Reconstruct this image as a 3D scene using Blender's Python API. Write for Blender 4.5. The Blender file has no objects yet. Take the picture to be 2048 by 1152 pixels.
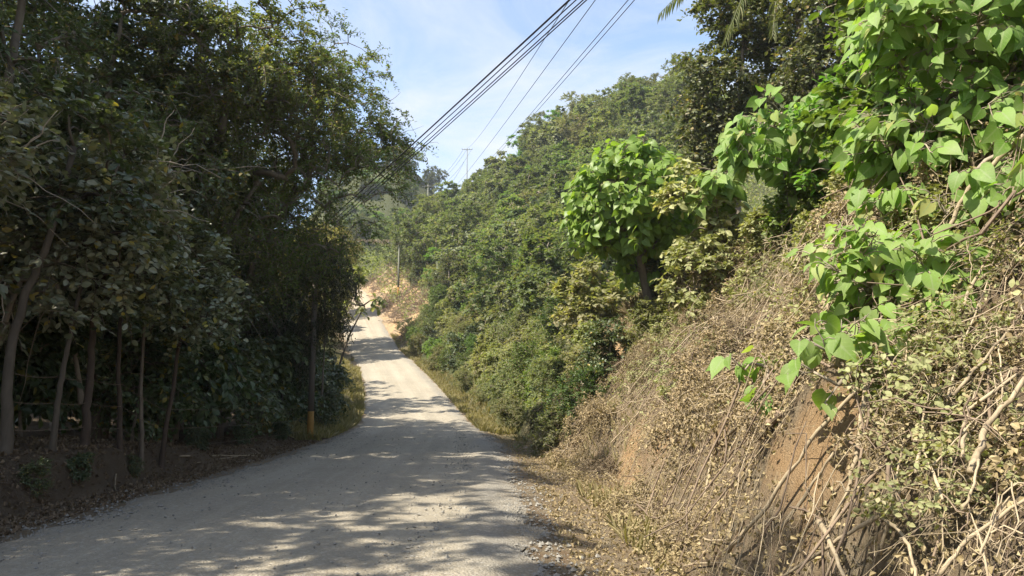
import bpy, math, random
import numpy as np
from mathutils import Vector

# ------------------------------------------------------------------ camera, sky, sun, exposure
SC = bpy.context.scene
COL = SC.collection
F_PX = 1500.0
PITCH = math.atan(184.0 / F_PX)
CAM = np.array([0.0, 0.0, 1.6])
cd = bpy.data.cameras.new('camera')
cam = bpy.data.objects.new('camera', cd)
COL.objects.link(cam)
cam.location = CAM
cam.rotation_euler = (math.pi / 2 + PITCH, 0, 0)
cd.sensor_width = 36.0
cd.lens = 36.0 * F_PX / 2048.0
cd.clip_start = 0.05
cd.clip_end = 5000
SC.camera = cam

SUN_EL = math.radians(50)
SUN_AZ = math.radians(-118)          # clockwise from +Y: from the left and a little behind the camera
sun_dir = Vector((math.sin(SUN_AZ) * math.cos(SUN_EL), math.cos(SUN_AZ) * math.cos(SUN_EL), math.sin(SUN_EL)))
sl = bpy.data.lights.new('sun', 'SUN')
sl.energy = 4.6
sl.angle = math.radians(0.55)
sl.color = (1.0, 0.925, 0.79)
so = bpy.data.objects.new('sun', sl)
so.rotation_euler = sun_dir.to_track_quat('Z', 'Y').to_euler()
so.location = (-30, -6, 40)
COL.objects.link(so)

W = bpy.data.worlds.new('World')
SC.world = W
W.use_nodes = True
nt = W.node_tree
nt.nodes.clear()
def N(t, typ, **kw):
    n = t.nodes.new(typ)
    for k, v in kw.items():
        setattr(n, k, v)
    return n
wo = N(nt, 'ShaderNodeOutputWorld')
bg = N(nt, 'ShaderNodeBackground')
sky = N(nt, 'ShaderNodeTexSky', sky_type='NISHITA', sun_disc=False)
sky.sun_elevation = SUN_EL
sky.sun_rotation = SUN_AZ
sky.air_density = 1.0
sky.dust_density = 1.0
sky.ozone_density = 1.8
bg.inputs['Strength'].default_value = 0.128
tc = N(nt, 'ShaderNodeTexCoord')
mp = N(nt, 'ShaderNodeMapping')
mp.inputs['Rotation'].default_value = (0.0, 0.35, 0.5)
mp.inputs['Scale'].default_value = (1.3, 1.3, 3.6)
nz = N(nt, 'ShaderNodeTexNoise')
nz.inputs['Scale'].default_value = 1.55
nz.inputs['Detail'].default_value = 9
nz.inputs['Roughness'].default_value = 0.62
nz.inputs['Distortion'].default_value = 0.7
cr = N(nt, 'ShaderNodeValToRGB')
cr.color_ramp.elements[0].position = 0.44
cr.color_ramp.elements[0].color = (.10, .10, .10, 1)
cr.color_ramp.elements[1].position = 0.68
cr.color_ramp.elements[1].color = (0.9, 0.9, 0.9, 1)
mx = N(nt, 'ShaderNodeMix', data_type='RGBA')
mx.inputs[7].default_value = (3.1, 3.2, 3.4, 1)
nt.links.new(tc.outputs['Generated'], mp.inputs['Vector'])
nt.links.new(mp.outputs['Vector'], nz.inputs['Vector'])
nt.links.new(nz.outputs['Fac'], cr.inputs['Fac'])
nt.links.new(cr.outputs['Color'], mx.inputs[0])
nt.links.new(sky.outputs['Color'], mx.inputs[6])
nt.links.new(mx.outputs[2], bg.inputs['Color'])
nt.links.new(bg.outputs['Background'], wo.inputs['Surface'])

SC.view_settings.view_transform = 'Standard'
SC.view_settings.look = 'None'
SC.view_settings.gamma = 1.0
SC.view_settings.exposure = 1.3
SC.cycles.max_bounces = 6
SC.cycles.diffuse_bounces = 3
SC.cycles.glossy_bounces = 2
SC.cycles.transmission_bounces = 4

# ------------------------------------------------------------------ picture <-> place
CP, SP = math.cos(PITCH), math.sin(PITCH)
def ray(px, py):
    r = (px - 1024.0) / F_PX
    u = (576.0 - py) / F_PX
    return np.array([r, CP - u * SP, SP + u * CP])
def at(px, py, Y):
    d = ray(px, py)
    return CAM + d * (Y / d[1])

# ------------------------------------------------------------------ terrain
RY = np.array([-60, -30, 0, 7, 15, 24, 32, 40, 48, 58, 72, 86, 102, 115, 128, 140, 155, 175, 400.])
RX = np.array([-2.4, -2.4, -2.45, -2.6, -2.85, -3.3, -4.1, -5.0, -6.3, -8.3, -11.6, -15.8, -20.3, -24.2, -28.5, -35, -50, -80, -300.])
RZ = np.array([1.2, .6, 0, -.14, -.3, -.48, -.66, -.75, -.3, .8, 2.6, 5.0, 9.0, 13.1, 17, 19.5, 21, 22, 22.])
_yy = np.linspace(-60, 400, 1841)
def _sm(v):
    a = np.interp(_yy, RY, v)
    k = np.hanning(25); k /= k.sum()
    return np.convolve(np.pad(a, 12, mode='edge'), k, mode='valid')
_xx, _zz = _sm(RX), _sm(RZ)
def rx(y): return np.interp(y, _yy, _xx)
def rz(y): return np.interp(y, _yy, _zz)
def vnoise(x, y, seed=0):
    def hsh(i, j):
        n = (i * 374761393 + j * 668265263 + seed * 974711) & 0x7fffffff
        n = ((n ^ (n >> 13)) * 1274126177) & 0x7fffffff
        return ((n ^ (n >> 16)) & 0xffff) / 65535.0
    x = np.asarray(x, float); y = np.asarray(y, float)
    i = np.floor(x).astype(np.int64); j = np.floor(y).astype(np.int64)
    fx = x - i; fy = y - j
    fx = fx * fx * (3 - 2 * fx); fy = fy * fy * (3 - 2 * fy)
    return ((hsh(i, j) * (1 - fx) + hsh(i + 1, j) * fx) * (1 - fy) + (hsh(i, j + 1) * (1 - fx) + hsh(i + 1, j + 1) * fx) * fy) * 2 - 1
def fbm(x, y, seed=0, o=4):
    t = 0; a = 1; f = 1
    for k in range(o):
        t = t + a * vnoise(np.asarray(x) * f + 17.3 * k, np.asarray(y) * f - 9.1 * k, seed + k); a *= .5; f *= 2.03
    return t
def sstep(a, b, x):
    t = np.clip((x - a) / (b - a), 0, 1)
    return t * t * (3 - 2 * t)
HW = 3.1
def ground(x, y):
    x = np.asarray(x, float); y = np.asarray(y, float)
    s = x - rx(y); z0 = rz(y)
    crown = 0.07 * (1 - np.clip(s / HW, -1, 1) ** 2)
    # right: shoulder with a shallow ditch, cut bank, then the hillside
    toe = HW + 1.25 + .35 * sstep(26, 16, y) + .5 * fbm(y * .27, 3.1, 5, 2) - .5 * sstep(40, 60, y) * sstep(200, 120, y)
    hb = np.interp(y, [-20, 4, 9, 17, 21, 27, 40, 60, 90, 130], [4.4, 3.9, 4.2, 5.0, 4.3, 3.4, 2.6, 2.4, 4.2, 4.6])
    run = hb / np.interp(y, [-20, 24, 34, 120], [1.5, 1.5, 1.15, .9])
    t = s - toe
    tt = np.clip(t / run, 0, 1)
    rough = fbm(x * .9, y * .9, 11, 4)
    bank = hb * (tt + .06 * np.sin(tt * 6.28)) + (.28 * rough + .55 * fbm(x * .42, y * .42, 13, 2) - .35 * np.abs(fbm(x * .8 + 3, y * .55, 15, 2)) - .16 * np.abs(fbm(y * 1.7 + x * .4, x * .3, 17, 3))) * sstep(0, .3, tt)
    slope = np.interp(y, [-20, 22, 40, 80, 120], [.24, .3, .5, .6, .72])
    rh = np.where(y > 128, -28.5 - .31 * (y - 128), rx(y)); sh = x - rh
    up = slope * np.clip(sh - toe - run, 0, None) * (t > run)
    up = up * (1 + (-.27 + .52 * sstep(26, 56, sh)) * sstep(85, 120, y))
    cap = 42.0
    up = cap * (1 - np.exp(-up / cap))
    up = up * (1 - .9 * sstep(158, 200, y))
    ditch = -.14 * sstep(HW - .1, HW + .7, s) * sstep(toe + .5, toe, s)
    right = ditch + np.where(t > 0, bank + up, 0)
    # left: verge, low earth bank near the camera, forest floor
    u = -s - HW
    hl = np.interp(y, [-20, 12, 15.5, 19, 40, 80], [.85, .85, .65, .22, .25, .6])
    lb = .92 * hl * sstep(.75, 1.18, u + .25 * fbm(y * .5, 7.7, 21, 3) + .16 * fbm(x * 1.1, y * 1.6, 22, 3))
    left = lb + .06 * np.clip(u - 1.4, 0, 30) + .12 * fbm(x * .6, y * .6, 31, 3) * sstep(.6, 2, u)
    left = left + .10 * np.clip(u - 1.4, 0, 60) * sstep(50, 110, y)
    z = z0 + crown + np.where(s > 0, right, np.where(u > 0, left, 0))
    z = z + .02 * fbm(x * 1.7, y * 1.7, 41, 3) * sstep(HW - .6, HW + .3, np.abs(s))
    # second hill far behind
    z = z + 5.0 * np.exp(-((x - 9) / 13) ** 2 - ((y - 157) / 22) ** 2)
    z = z + 50 * np.exp(-((x + 44) / 33) ** 2 - ((y - 255) / 42) ** 2)
    return z
BARE_PX = [(1270, 905, 1.0), (1340, 870, .75), (1245, 700, .85), (1235, 640, .6), (1640, 850, .55), (1630, 900, .55), (1600, 990, .4), (1240, 985, .9), (1560, 930, .35), (1440, 880, .35)]
def hit(px, py, lift=0.0, ymax=320.0):
    d = ray(px, py)
    ys = np.geomspace(2.0, ymax, 5000)
    p = CAM[None] + d[None] * (ys / d[1])[:, None]
    below = np.nonzero(p[:, 2] < ground(p[:, 0], p[:, 1]))[0]
    k = below[0] if len(below) else len(ys) - 1
    q = p[k]
    n = (CAM - q); n /= np.linalg.norm(n)
    return q + n * lift
def gz(x, y): return float(ground(np.array([x]), np.array([y]))[0])

# ------------------------------------------------------------------ mesh and scene helpers
def mesh_np(name, V, faces, smooth=False, attrs=None):
    """faces: list of (n,k) index arrays."""
    me = bpy.data.meshes.new(name)
    V = np.ascontiguousarray(V, np.float32)
    me.vertices.add(len(V)); me.vertices.foreach_set('co', V.ravel())
    loops = np.concatenate([f.ravel() for f in faces]).astype(np.int32)
    tot = np.concatenate([np.full(len(f), f.shape[1]) for f in faces]).astype(np.int32)
    start = (np.cumsum(tot) - tot).astype(np.int32)
    me.loops.add(len(loops)); me.loops.foreach_set('vertex_index', loops)
    me.polygons.add(len(tot)); me.polygons.foreach_set('loop_start', start)
    me.polygons.foreach_set('use_smooth', np.full(len(tot), bool(smooth)))
    me.update(calc_edges=True)
    for k, v in (attrs or {}).items():
        a = me.attributes.new(k, 'FLOAT', 'POINT')
        a.data.foreach_set('value', np.ascontiguousarray(v, np.float32))
    return me
class Geo:
    def __init__(self): self.V = []; self.F = {}; self.n = 0; self.T = []
    def add(self, V, faces, tone=None):
        for f in faces: self.F.setdefault(f.shape[1], []).append(f + self.n)
        self.V.append(V); self.n += len(V)
        self.T.append(np.full(len(V), .5) if tone is None else tone)
    def mesh(self, name, smooth=False):
        return mesh_np(name, np.concatenate(self.V), [np.concatenate(v) for v in self.F.values()], smooth, {'tone': np.concatenate(self.T)})
def norm(v): return v / (np.linalg.norm(v, axis=-1, keepdims=True) + 1e-9)
def tubes(g, P, R, sides=4, tone=None, cap=True):
    """P (N,K,3) paths, R (N,K) radii."""
    P = np.asarray(P, float); R = np.asarray(R, float)
    if P.ndim == 2: P = P[None]; R = R[None]
    n, k, _ = P.shape
    T = np.empty_like(P); T[:, 1:-1] = P[:, 2:] - P[:, :-2]; T[:, 0] = P[:, 1] - P[:, 0]; T[:, -1] = P[:, -1] - P[:, -2]
    T = norm(T)
    ref = np.where(np.abs(T[:, :1, 2:3]) > .8, np.array([1., 0, 0]), np.array([0, 0, 1.]))
    ref = np.broadcast_to(ref, T.shape)
    A = norm(np.cross(T, ref)); B = np.cross(T, A)
    th = np.arange(sides) * 2 * math.pi / sides
    V = P[:, :, None] + R[:, :, None, None] * (A[:, :, None] * np.cos(th)[:, None] + B[:, :, None] * np.sin(th)[:, None])
    V = V.reshape(-1, 3)
    base = (np.arange(n) * k * sides)[:, None, None]
    ii = (np.arange(k - 1) * sides)[None, :, None]; jj = np.arange(sides)[None, None]; j2 = (jj + 1) % sides
    q = np.stack([base + ii + jj, base + ii + j2, base + ii + sides + j2, base + ii + sides + jj], -1).reshape(-1, 4)
    fs = [q]
    if cap:
        fs.append((base[:, 0] + (k - 1) * sides + np.arange(sides)[None]).reshape(-1, sides))
        fs.append((base[:, 0] + np.arange(sides)[None, ::-1]).reshape(-1, sides))
    tn = None if tone is None else np.repeat(np.asarray(tone), k * sides)
    g.add(V, fs, tn)
def tmpl(V, F): return (np.array(V, float), [np.array(f) for f in F])
T_SMALL = tmpl([(0, 0, 0), (.27, .45, .07), (0, 1, -.08), (-.27, .45, .07)], [[[0, 1, 2], [0, 2, 3]]])
T_OVAL = tmpl([(0, 0, 0), (.2, .2, .05), (.31, .5, .06), (.2, .8, -.01), (0, 1, -.12), (-.2, .8, -.01), (-.31, .5, .06), (-.2, .2, .05), (0, .5, 0)],
              [[[0, 1, 2, 8], [8, 2, 3, 4], [0, 8, 6, 7], [8, 4, 5, 6]]])
T_LONG = tmpl([(0, 0, 0), (.1, .3, .03), (.08, .65, -.04), (0, 1, -.2), (-.08, .65, -.04), (-.1, .3, .03)], [[[0, 1, 2, 3], [0, 3, 4, 5]]])
T_CRUMP = tmpl([(0, 0, 0), (.3, .35, .22), (.12, .9, -.1), (-.26, .7, .25), (-.3, .2, -.06)], [[[0, 1, 2], [0, 2, 3], [0, 3, 4]]])
def _heart():
    rows = [(0.05, .20, -.10), (.14, .40, .04), (.30, .47, .24), (.50, .42, .46), (.72, .24, .72), (.88, .09, .89), (1.06, 0, 1.06)]
    V = []; F = []
    zf = lambda x, y: .13 * abs(x) + .10 * y - .26 * y * y
    for (ym, w, yr) in rows:
        V += [(0, ym, zf(0, ym)), (w, yr, zf(w, yr)), (-w, yr, zf(w, yr))]
    for i in range(len(rows) - 1):
        a = 3 * i; b = a + 3
        F += [[a, a + 1, b + 1, b], [a + 2, a, b, b + 2]]
    return tmpl(V, [F])
T_HEART = _heart()
HEART_RIB = np.array([1., 0, 0] * 7)
def leaves(g, T, pos, d, n, size, rng, wid=1.0, tone=None):
    V, Fs = T
    d = norm(d); x = norm(np.cross(d, n)); z = np.cross(x, d)
    s = np.asarray(size)[:, None, None]
    vv = pos[:, None] + s * (V[None, :, 0:1] * x[:, None] * wid + V[None, :, 1:2] * d[:, None] + V[None, :, 2:3] * z[:, None])
    m = len(V); base = (np.arange(len(pos)) * m)[:, None, None]
    if tone is None: tone = rng.random(len(pos))
    g.add(vv.reshape(-1, 3), [(base + f[None]).reshape(-1, f.shape[1]) for f in Fs], np.repeat(tone, m))
def rdir(rng, n): return norm(rng.normal(size=(n, 3)))

def link(name, me, mat=None, parent=None):
    o = bpy.data.objects.new(name, me)
    if mat is not None and me is not None and not me.materials: me.materials.append(mat)
    COL.objects.link(o)
    if parent is not None: o.parent = parent
    return o
def tag(o, label=None, cat=None, group=None, kind=None):
    if label: o['label'] = label
    if cat: o['category'] = cat
    if group: o['group'] = group
    if kind: o['kind'] = kind
    return o
def empty(name, loc, label, cat, group=None):
    o = bpy.data.objects.new(name, None); COL.objects.link(o); o.location = loc
    return tag(o, label, cat, group)
def dup(proto, loc, rot, sc, label, group=None, cat=None):
    """a copy of a thing with copies of its parts"""
    r = proto.copy(); COL.objects.link(r)
    r.location = loc; r.rotation_euler = rot if hasattr(rot, '__len__') else (0, 0, rot)
    r.scale = sc if hasattr(sc, '__len__') else (sc, sc, sc)
    r['label'] = label
    if group: r['group'] = group
    if cat: r['category'] = cat
    for ch in PARTS[proto.name]:
        c = ch.copy(); COL.objects.link(c); c.parent = r
    return r
PARTS = {}
class Kind:
    """meshes of one kind of plant; the first placed instance becomes the original, later ones are copies"""
    def __init__(self, name, parts, cat): self.name, self.parts, self.cat, self.proto = name, parts, cat, None
    def put(self, loc, rot, sc, label, group=None):
        if self.proto is None:
            r = empty(self.name, loc, label, self.cat, group)
            r.rotation_euler = rot if hasattr(rot, '__len__') else (0, 0, rot)
            r.scale = sc if hasattr(sc, '__len__') else (sc, sc, sc)
            PARTS[r.name] = [link(n, me, m, r) for (n, me, m) in self.parts]
            self.proto = r
            return r
        return dup(self.proto, loc, rot, sc, label, group)

# ------------------------------------------------------------------ materials
def mat_new(name):
    m = bpy.data.materials.new(name); m.use_nodes = True
    t = m.node_tree; t.nodes.clear()
    return m, t, N(t, 'ShaderNodeOutputMaterial')
def mixc(t, fac, a, b):
    n = N(t, 'ShaderNodeMix', data_type='RGBA')
    for i, v in ((0, fac), (6, a), (7, b)):
        if hasattr(v, 'is_linked') or hasattr(v, 'links'): t.links.new(v, n.inputs[i])
        elif isinstance(v, (tuple, list)): n.inputs[i].default_value = (*v, 1)
        else: n.inputs[i].default_value = v
    return n.outputs[2]
def noise(t, scale, detail=4, rough=.55, vec=None, dist=0.0):
    n = N(t, 'ShaderNodeTexNoise')
    n.inputs['Scale'].default_value = scale; n.inputs['Detail'].default_value = detail
    n.inputs['Roughness'].default_value = rough; n.inputs['Distortion'].default_value = dist
    if vec is not None: t.links.new(vec, n.inputs['Vector'])
    return n.outputs['Fac']
def ramp(t, fac, *stops):
    n = N(t, 'ShaderNodeValToRGB'); e = n.color_ramp.elements
    for i, (p, c) in enumerate(stops):
        el = e[i] if i < 2 else e.new(p)
        el.position = p; el.color = (c, c, c, 1) if not hasattr(c, '__len__') else (*c, 1)
    t.links.new(fac, n.inputs['Fac'])
    return n.outputs['Color']
def attr(t, name):
    n = N(t, 'ShaderNodeAttribute'); n.attribute_name = name
    return n.outputs['Fac']
def mathn(t, op, a, b):
    n = N(t, 'ShaderNodeMath', operation=op)
    for i, v in enumerate((a, b)):
        if hasattr(v, 'links'): t.links.new(v, n.inputs[i])
        else: n.inputs[i].default_value = v
    return n.outputs[0]
def leaf_mat(name, c1, c2, odd=None, trans=.3, rough=.5, spec=.35, var=.25, rib=None, dust=None):
    m, t, out = mat_new(name)
    c = mixc(t, attr(t, 'tone'), c1, c2)
    if odd: c = mixc(t, ramp(t, attr(t, 'tone'), (.93, 0.), (.97, 1.)), c, odd)
    if dust:
        geo = N(t, 'ShaderNodeNewGeometry')
        dz = noise(t, dust[1], 3, .6, geo.outputs['Position'])
        c = mixc(t, mathn(t, 'MULTIPLY', ramp(t, dz, (.42, 0.), (.62, 1.)), dust[2]), c, dust[0])
    oi = N(t, 'ShaderNodeObjectInfo')
    hsv = N(t, 'ShaderNodeHueSaturation')
    t.links.new(c, hsv.inputs['Color'])
    v = mathn(t, 'ADD', mathn(t, 'MULTIPLY', oi.outputs['Random'], 2 * var), 1 - var)
    t.links.new(v, hsv.inputs['Value'])
    h = mathn(t, 'ADD', mathn(t, 'MULTIPLY', mathn(t, 'FRACT', mathn(t, 'MULTIPLY', oi.outputs['Random'], 7.31), 0), .05 * min(1, var * 4)), .5 - .025 * min(1, var * 4))
    t.links.new(h, hsv.inputs['Hue'])
    c = hsv.outputs['Color']
    if rib:
        vn = mathn(t, 'ABSOLUTE', mathn(t, 'SINE', mathn(t, 'MULTIPLY', mathn(t, 'SUBTRACT', attr(t, 'lv'), mathn(t, 'MULTIPLY', attr(t, 'lu'), .75)), 19.0), 0), 0)
        c = mixc(t, ramp(t, vn, (.0, .55), (.22, 0.)), c, rib)
        blot = noise(t, 9, 4, .65, N(t, 'ShaderNodeNewGeometry').outputs['Position'])
        c = mixc(t, ramp(t, blot, (.55, 0.), (.75, .45)), c, tuple(v * 1.25 + .02 for v in c2))
    if rib: c = mixc(t, ramp(t, attr(t, 'rib'), (.86, 0.), (.96, .6)), c, rib)
    b = N(t, 'ShaderNodeBsdfPrincipled')
    b.inputs['Roughness'].default_value = rough
    b.inputs['Specular IOR Level'].default_value = spec
    t.links.new(c, b.inputs['Base Color'])
    tr = N(t, 'ShaderNodeBsdfTranslucent')
    tcx = N(t, 'ShaderNodeMix', data_type='RGBA', blend_type='MULTIPLY')
    tcx.inputs[0].default_value = 1
    t.links.new(c, tcx.inputs[6]); tcx.inputs[7].default_value = (1.5, 1.6, .55, 1)
    t.links.new(tcx.outputs[2], tr.inputs['Color'])
    ms = N(t, 'ShaderNodeMixShader'); ms.inputs[0].default_value = trans
    t.links.new(b.outputs[0], ms.inputs[1]); t.links.new(tr.outputs[0], ms.inputs[2])
    t.links.new(ms.outputs[0], out.inputs['Surface'])
    return m
def bark_mat(name, c1, c2, scale=9, bump=.3):
    m, t, out = mat_new(name)
    tcn = N(t, 'ShaderNodeTexCoord'); mpn = N(t, 'ShaderNodeMapping'); mpn.inputs['Scale'].default_value = (1, 1, .25)
    t.links.new(tcn.outputs['Object'], mpn.inputs['Vector'])
    nf = noise(t, scale, 6, .65, mpn.outputs['Vector'], .5)
    c = mixc(t, ramp(t, nf, (.3, 0.), (.7, 1.)), c1, c2)
    c2_ = mixc(t, mathn(t, 'MULTIPLY', attr(t, 'tone'), .5), c, tuple(v * 1.35 for v in c2))
    b = N(t, 'ShaderNodeBsdfPrincipled'); b.inputs['Roughness'].default_value = .85; b.inputs['Specular IOR Level'].default_value = .2
    t.links.new(c2_, b.inputs['Base Color'])
    bp = N(t, 'ShaderNodeBump'); bp.inputs['Strength'].default_value = bump; bp.inputs['Distance'].default_value = .02
    t.links.new(nf, bp.inputs['Height']); t.links.new(bp.outputs[0], b.inputs['Normal'])
    t.links.new(b.outputs[0], out.inputs['Surface'])
    return m
def plain_mat(name, c, rough=.6, spec=.3, metal=0, var=.15):
    m, t, out = mat_new(name)
    g_ = N(t, 'ShaderNodeTexCoord')
    nf = noise(t, 14, 4, .6, g_.outputs['Object'])
    cc = mixc(t, nf, tuple(v * (1 - var) for v in c), tuple(v * (1 + var) for v in c))
    b = N(t, 'ShaderNodeBsdfPrincipled'); b.inputs['Roughness'].default_value = rough
    b.inputs['Specular IOR Level'].default_value = spec; b.inputs['Metallic'].default_value = metal
    t.links.new(cc, b.inputs['Base Color']); t.links.new(b.outputs[0], out.inputs['Surface'])
    return m

M = {}
M['bark_grey'] = bark_mat('grey_brown_bark', (.09, .07, .05), (.20, .165, .125))
M['bark_red'] = bark_mat('reddish_bark', (.042, .031, .023), (.10, .072, .052))
M['bark_trunk'] = bark_mat('dim_brown_trunk_bark', (.058, .046, .034), (.125, .102, .076))
M['bark_pale'] = bark_mat('pale_dusty_bark', (.16, .13, .095), (.30, .25, .19))
M['dry_wood'] = bark_mat('dry_dead_wood', (.175, .135, .085), (.37, .30, .20), 22, .5)
M['dry_dark'] = bark_mat('weathered_dark_wood', (.10, .07, .05), (.22, .165, .115), 16, .25)
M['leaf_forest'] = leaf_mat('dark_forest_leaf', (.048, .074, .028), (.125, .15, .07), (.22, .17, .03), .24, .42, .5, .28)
M['leaf_feather'] = leaf_mat('feathery_green_leaf', (.055, .095, .022), (.11, .15, .045), (.22, .18, .05), .38, .5, .35, .2)
M['leaf_lean'] = leaf_mat('leaning_tree_leaf', (.075, .11, .03), (.18, .19, .065), (.24, .17, .05), .44, .5, .35, .15)
M['leaf_dusty'] = leaf_mat('dusty_grey_green_leaf', (.14, .16, .095), (.28, .28, .18), (.36, .30, .06), .25, .40, .55, .15)
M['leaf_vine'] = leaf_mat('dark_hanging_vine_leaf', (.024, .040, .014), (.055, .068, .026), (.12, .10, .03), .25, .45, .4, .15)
M['leaf_hill'] = leaf_mat('hill_tree_leaf', (.095, .128, .048), (.175, .195, .092), (.26, .22, .13), .46, .55, .3, .34)
M['leaf_pale'] = leaf_mat('pale_grey_green_leaf', (.14, .165, .085), (.235, .245, .14), (.26, .23, .16), .38, .55, .3, .2)
M['leaf_olive'] = leaf_mat('olive_dry_leaf', (.125, .14, .058), (.205, .21, .095), (.28, .22, .12), .40, .6, .25, .25)
M['leaf_fresh'] = leaf_mat('fresh_green_leaf', (.095, .17, .032), (.16, .24, .06), None, .42, .5, .35, .22)
M['leaf_bush'] = leaf_mat('roadside_bush_leaf', (.115, .145, .048), (.225, .235, .10), (.30, .25, .14), .44, .55, .3, .3, dust=((.30, .28, .17), .9, .65))
M['leaf_heart'] = leaf_mat('broad_heart_leaf', (.135, .225, .035), (.225, .325, .075), (.28, .32, .06), .46, .45, .4, .06, rib=(.22, .33, .10))
M['leaf_heart_dusty'] = leaf_mat('dusty_heart_leaf', (.115, .215, .03), (.25, .37, .085), (.34, .34, .10), .44, .55, .3, .06, rib=(.28, .35, .16), dust=((.32, .34, .19), 2.6, .4))
M['leaf_weed'] = leaf_mat('dusty_creeper_leaf', (.20, .215, .08), (.36, .36, .18), (.42, .37, .22), .3, .6, .25, .12)
M['leaf_dry'] = leaf_mat('dead_dry_leaf', (.19, .14, .072), (.40, .32, .185), None, .12, .75, .2, .05)
M['leaf_dead'] = leaf_mat('brown_dead_leaf', (.085, .06, .038), (.22, .165, .105), None, .1, .8, .2, .05)
M['leaf_golden'] = leaf_mat('golden_bamboo_leaf', (.19, .16, .045), (.30, .25, .085), (.36, .24, .08), .35, .55, .3, .12)
M['leaf_palm'] = leaf_mat('palm_frond_leaf', (.10, .13, .045), (.20, .20, .10), None, .3, .45, .4, .1)
M['grass'] = leaf_mat('verge_grass_blade', (.19, .175, .07), (.36, .30, .16), (.36, .29, .16), .3, .6, .25, .05)
M['pole'] = plain_mat('dark_creosote_wood', (.13, .11, .09), .8)
M['pole_grey'] = plain_mat('grey_green_pole', (.17, .17, .13), .8)
M['yellow'] = plain_mat('faded_yellow_paint', (.31, .172, .045), .7, .2, 0, .45)
M['cable'] = plain_mat('black_cable', (.018, .018, .02), .5)
M['wire'] = plain_mat('grey_wire', (.06, .062, .07), .5, .4, .3)
M['stone'] = plain_mat('loose_stone', (.23, .215, .185), .9, .2, 0, .35)

def soil_material():
    m, t, out = mat_new('bank_and_forest_soil')
    geo = N(t, 'ShaderNodeNewGeometry'); pos = geo.outputs['Position']
    n1 = noise(t, .55, 6, .6, pos); n2 = noise(t, 5, 8, .72, pos); n3 = noise(t, 60, 5, .75, pos)
    soil = mixc(t, ramp(t, n1, (.38, 0.), (.62, 1.)), (.25, .165, .095), (.33, .245, .155))
    litter = mixc(t, ramp(t, n2, (.35, 0.), (.65, 1.)), (.20, .155, .10), (.34, .28, .19))
    c = mixc(t, ramp(t, n2, (.40, .25), (.60, .95)), soil, litter)
    c = mixc(t, attr(t, 'bare'), c, mixc(t, n2, (.38, .225, .105), (.55, .39, .22)))
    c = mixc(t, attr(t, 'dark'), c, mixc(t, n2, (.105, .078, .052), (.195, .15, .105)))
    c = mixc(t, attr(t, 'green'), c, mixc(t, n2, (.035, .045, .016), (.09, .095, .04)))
    c = mixc(t, mathn(t, 'MULTIPLY', ramp(t, n3, (.30, 1.), (.48, 0.)), .4), c, (.15, .105, .065))
    b = N(t, 'ShaderNodeBsdfPrincipled'); b.inputs['Roughness'].default_value = .95; b.inputs['Specular IOR Level'].default_value = .15
    t.links.new(c, b.inputs['Base Color'])
    bp = N(t, 'ShaderNodeBump'); bp.inputs['Strength'].default_value = 1.0; bp.inputs['Distance'].default_value = .12
    t.links.new(mathn(t, 'ADD', n2, mathn(t, 'MULTIPLY', n3, .6)), bp.inputs['Height']); t.links.new(bp.outputs[0], b.inputs['Normal'])
    t.links.new(b.outputs[0], out.inputs['Surface'])
    return m
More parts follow.
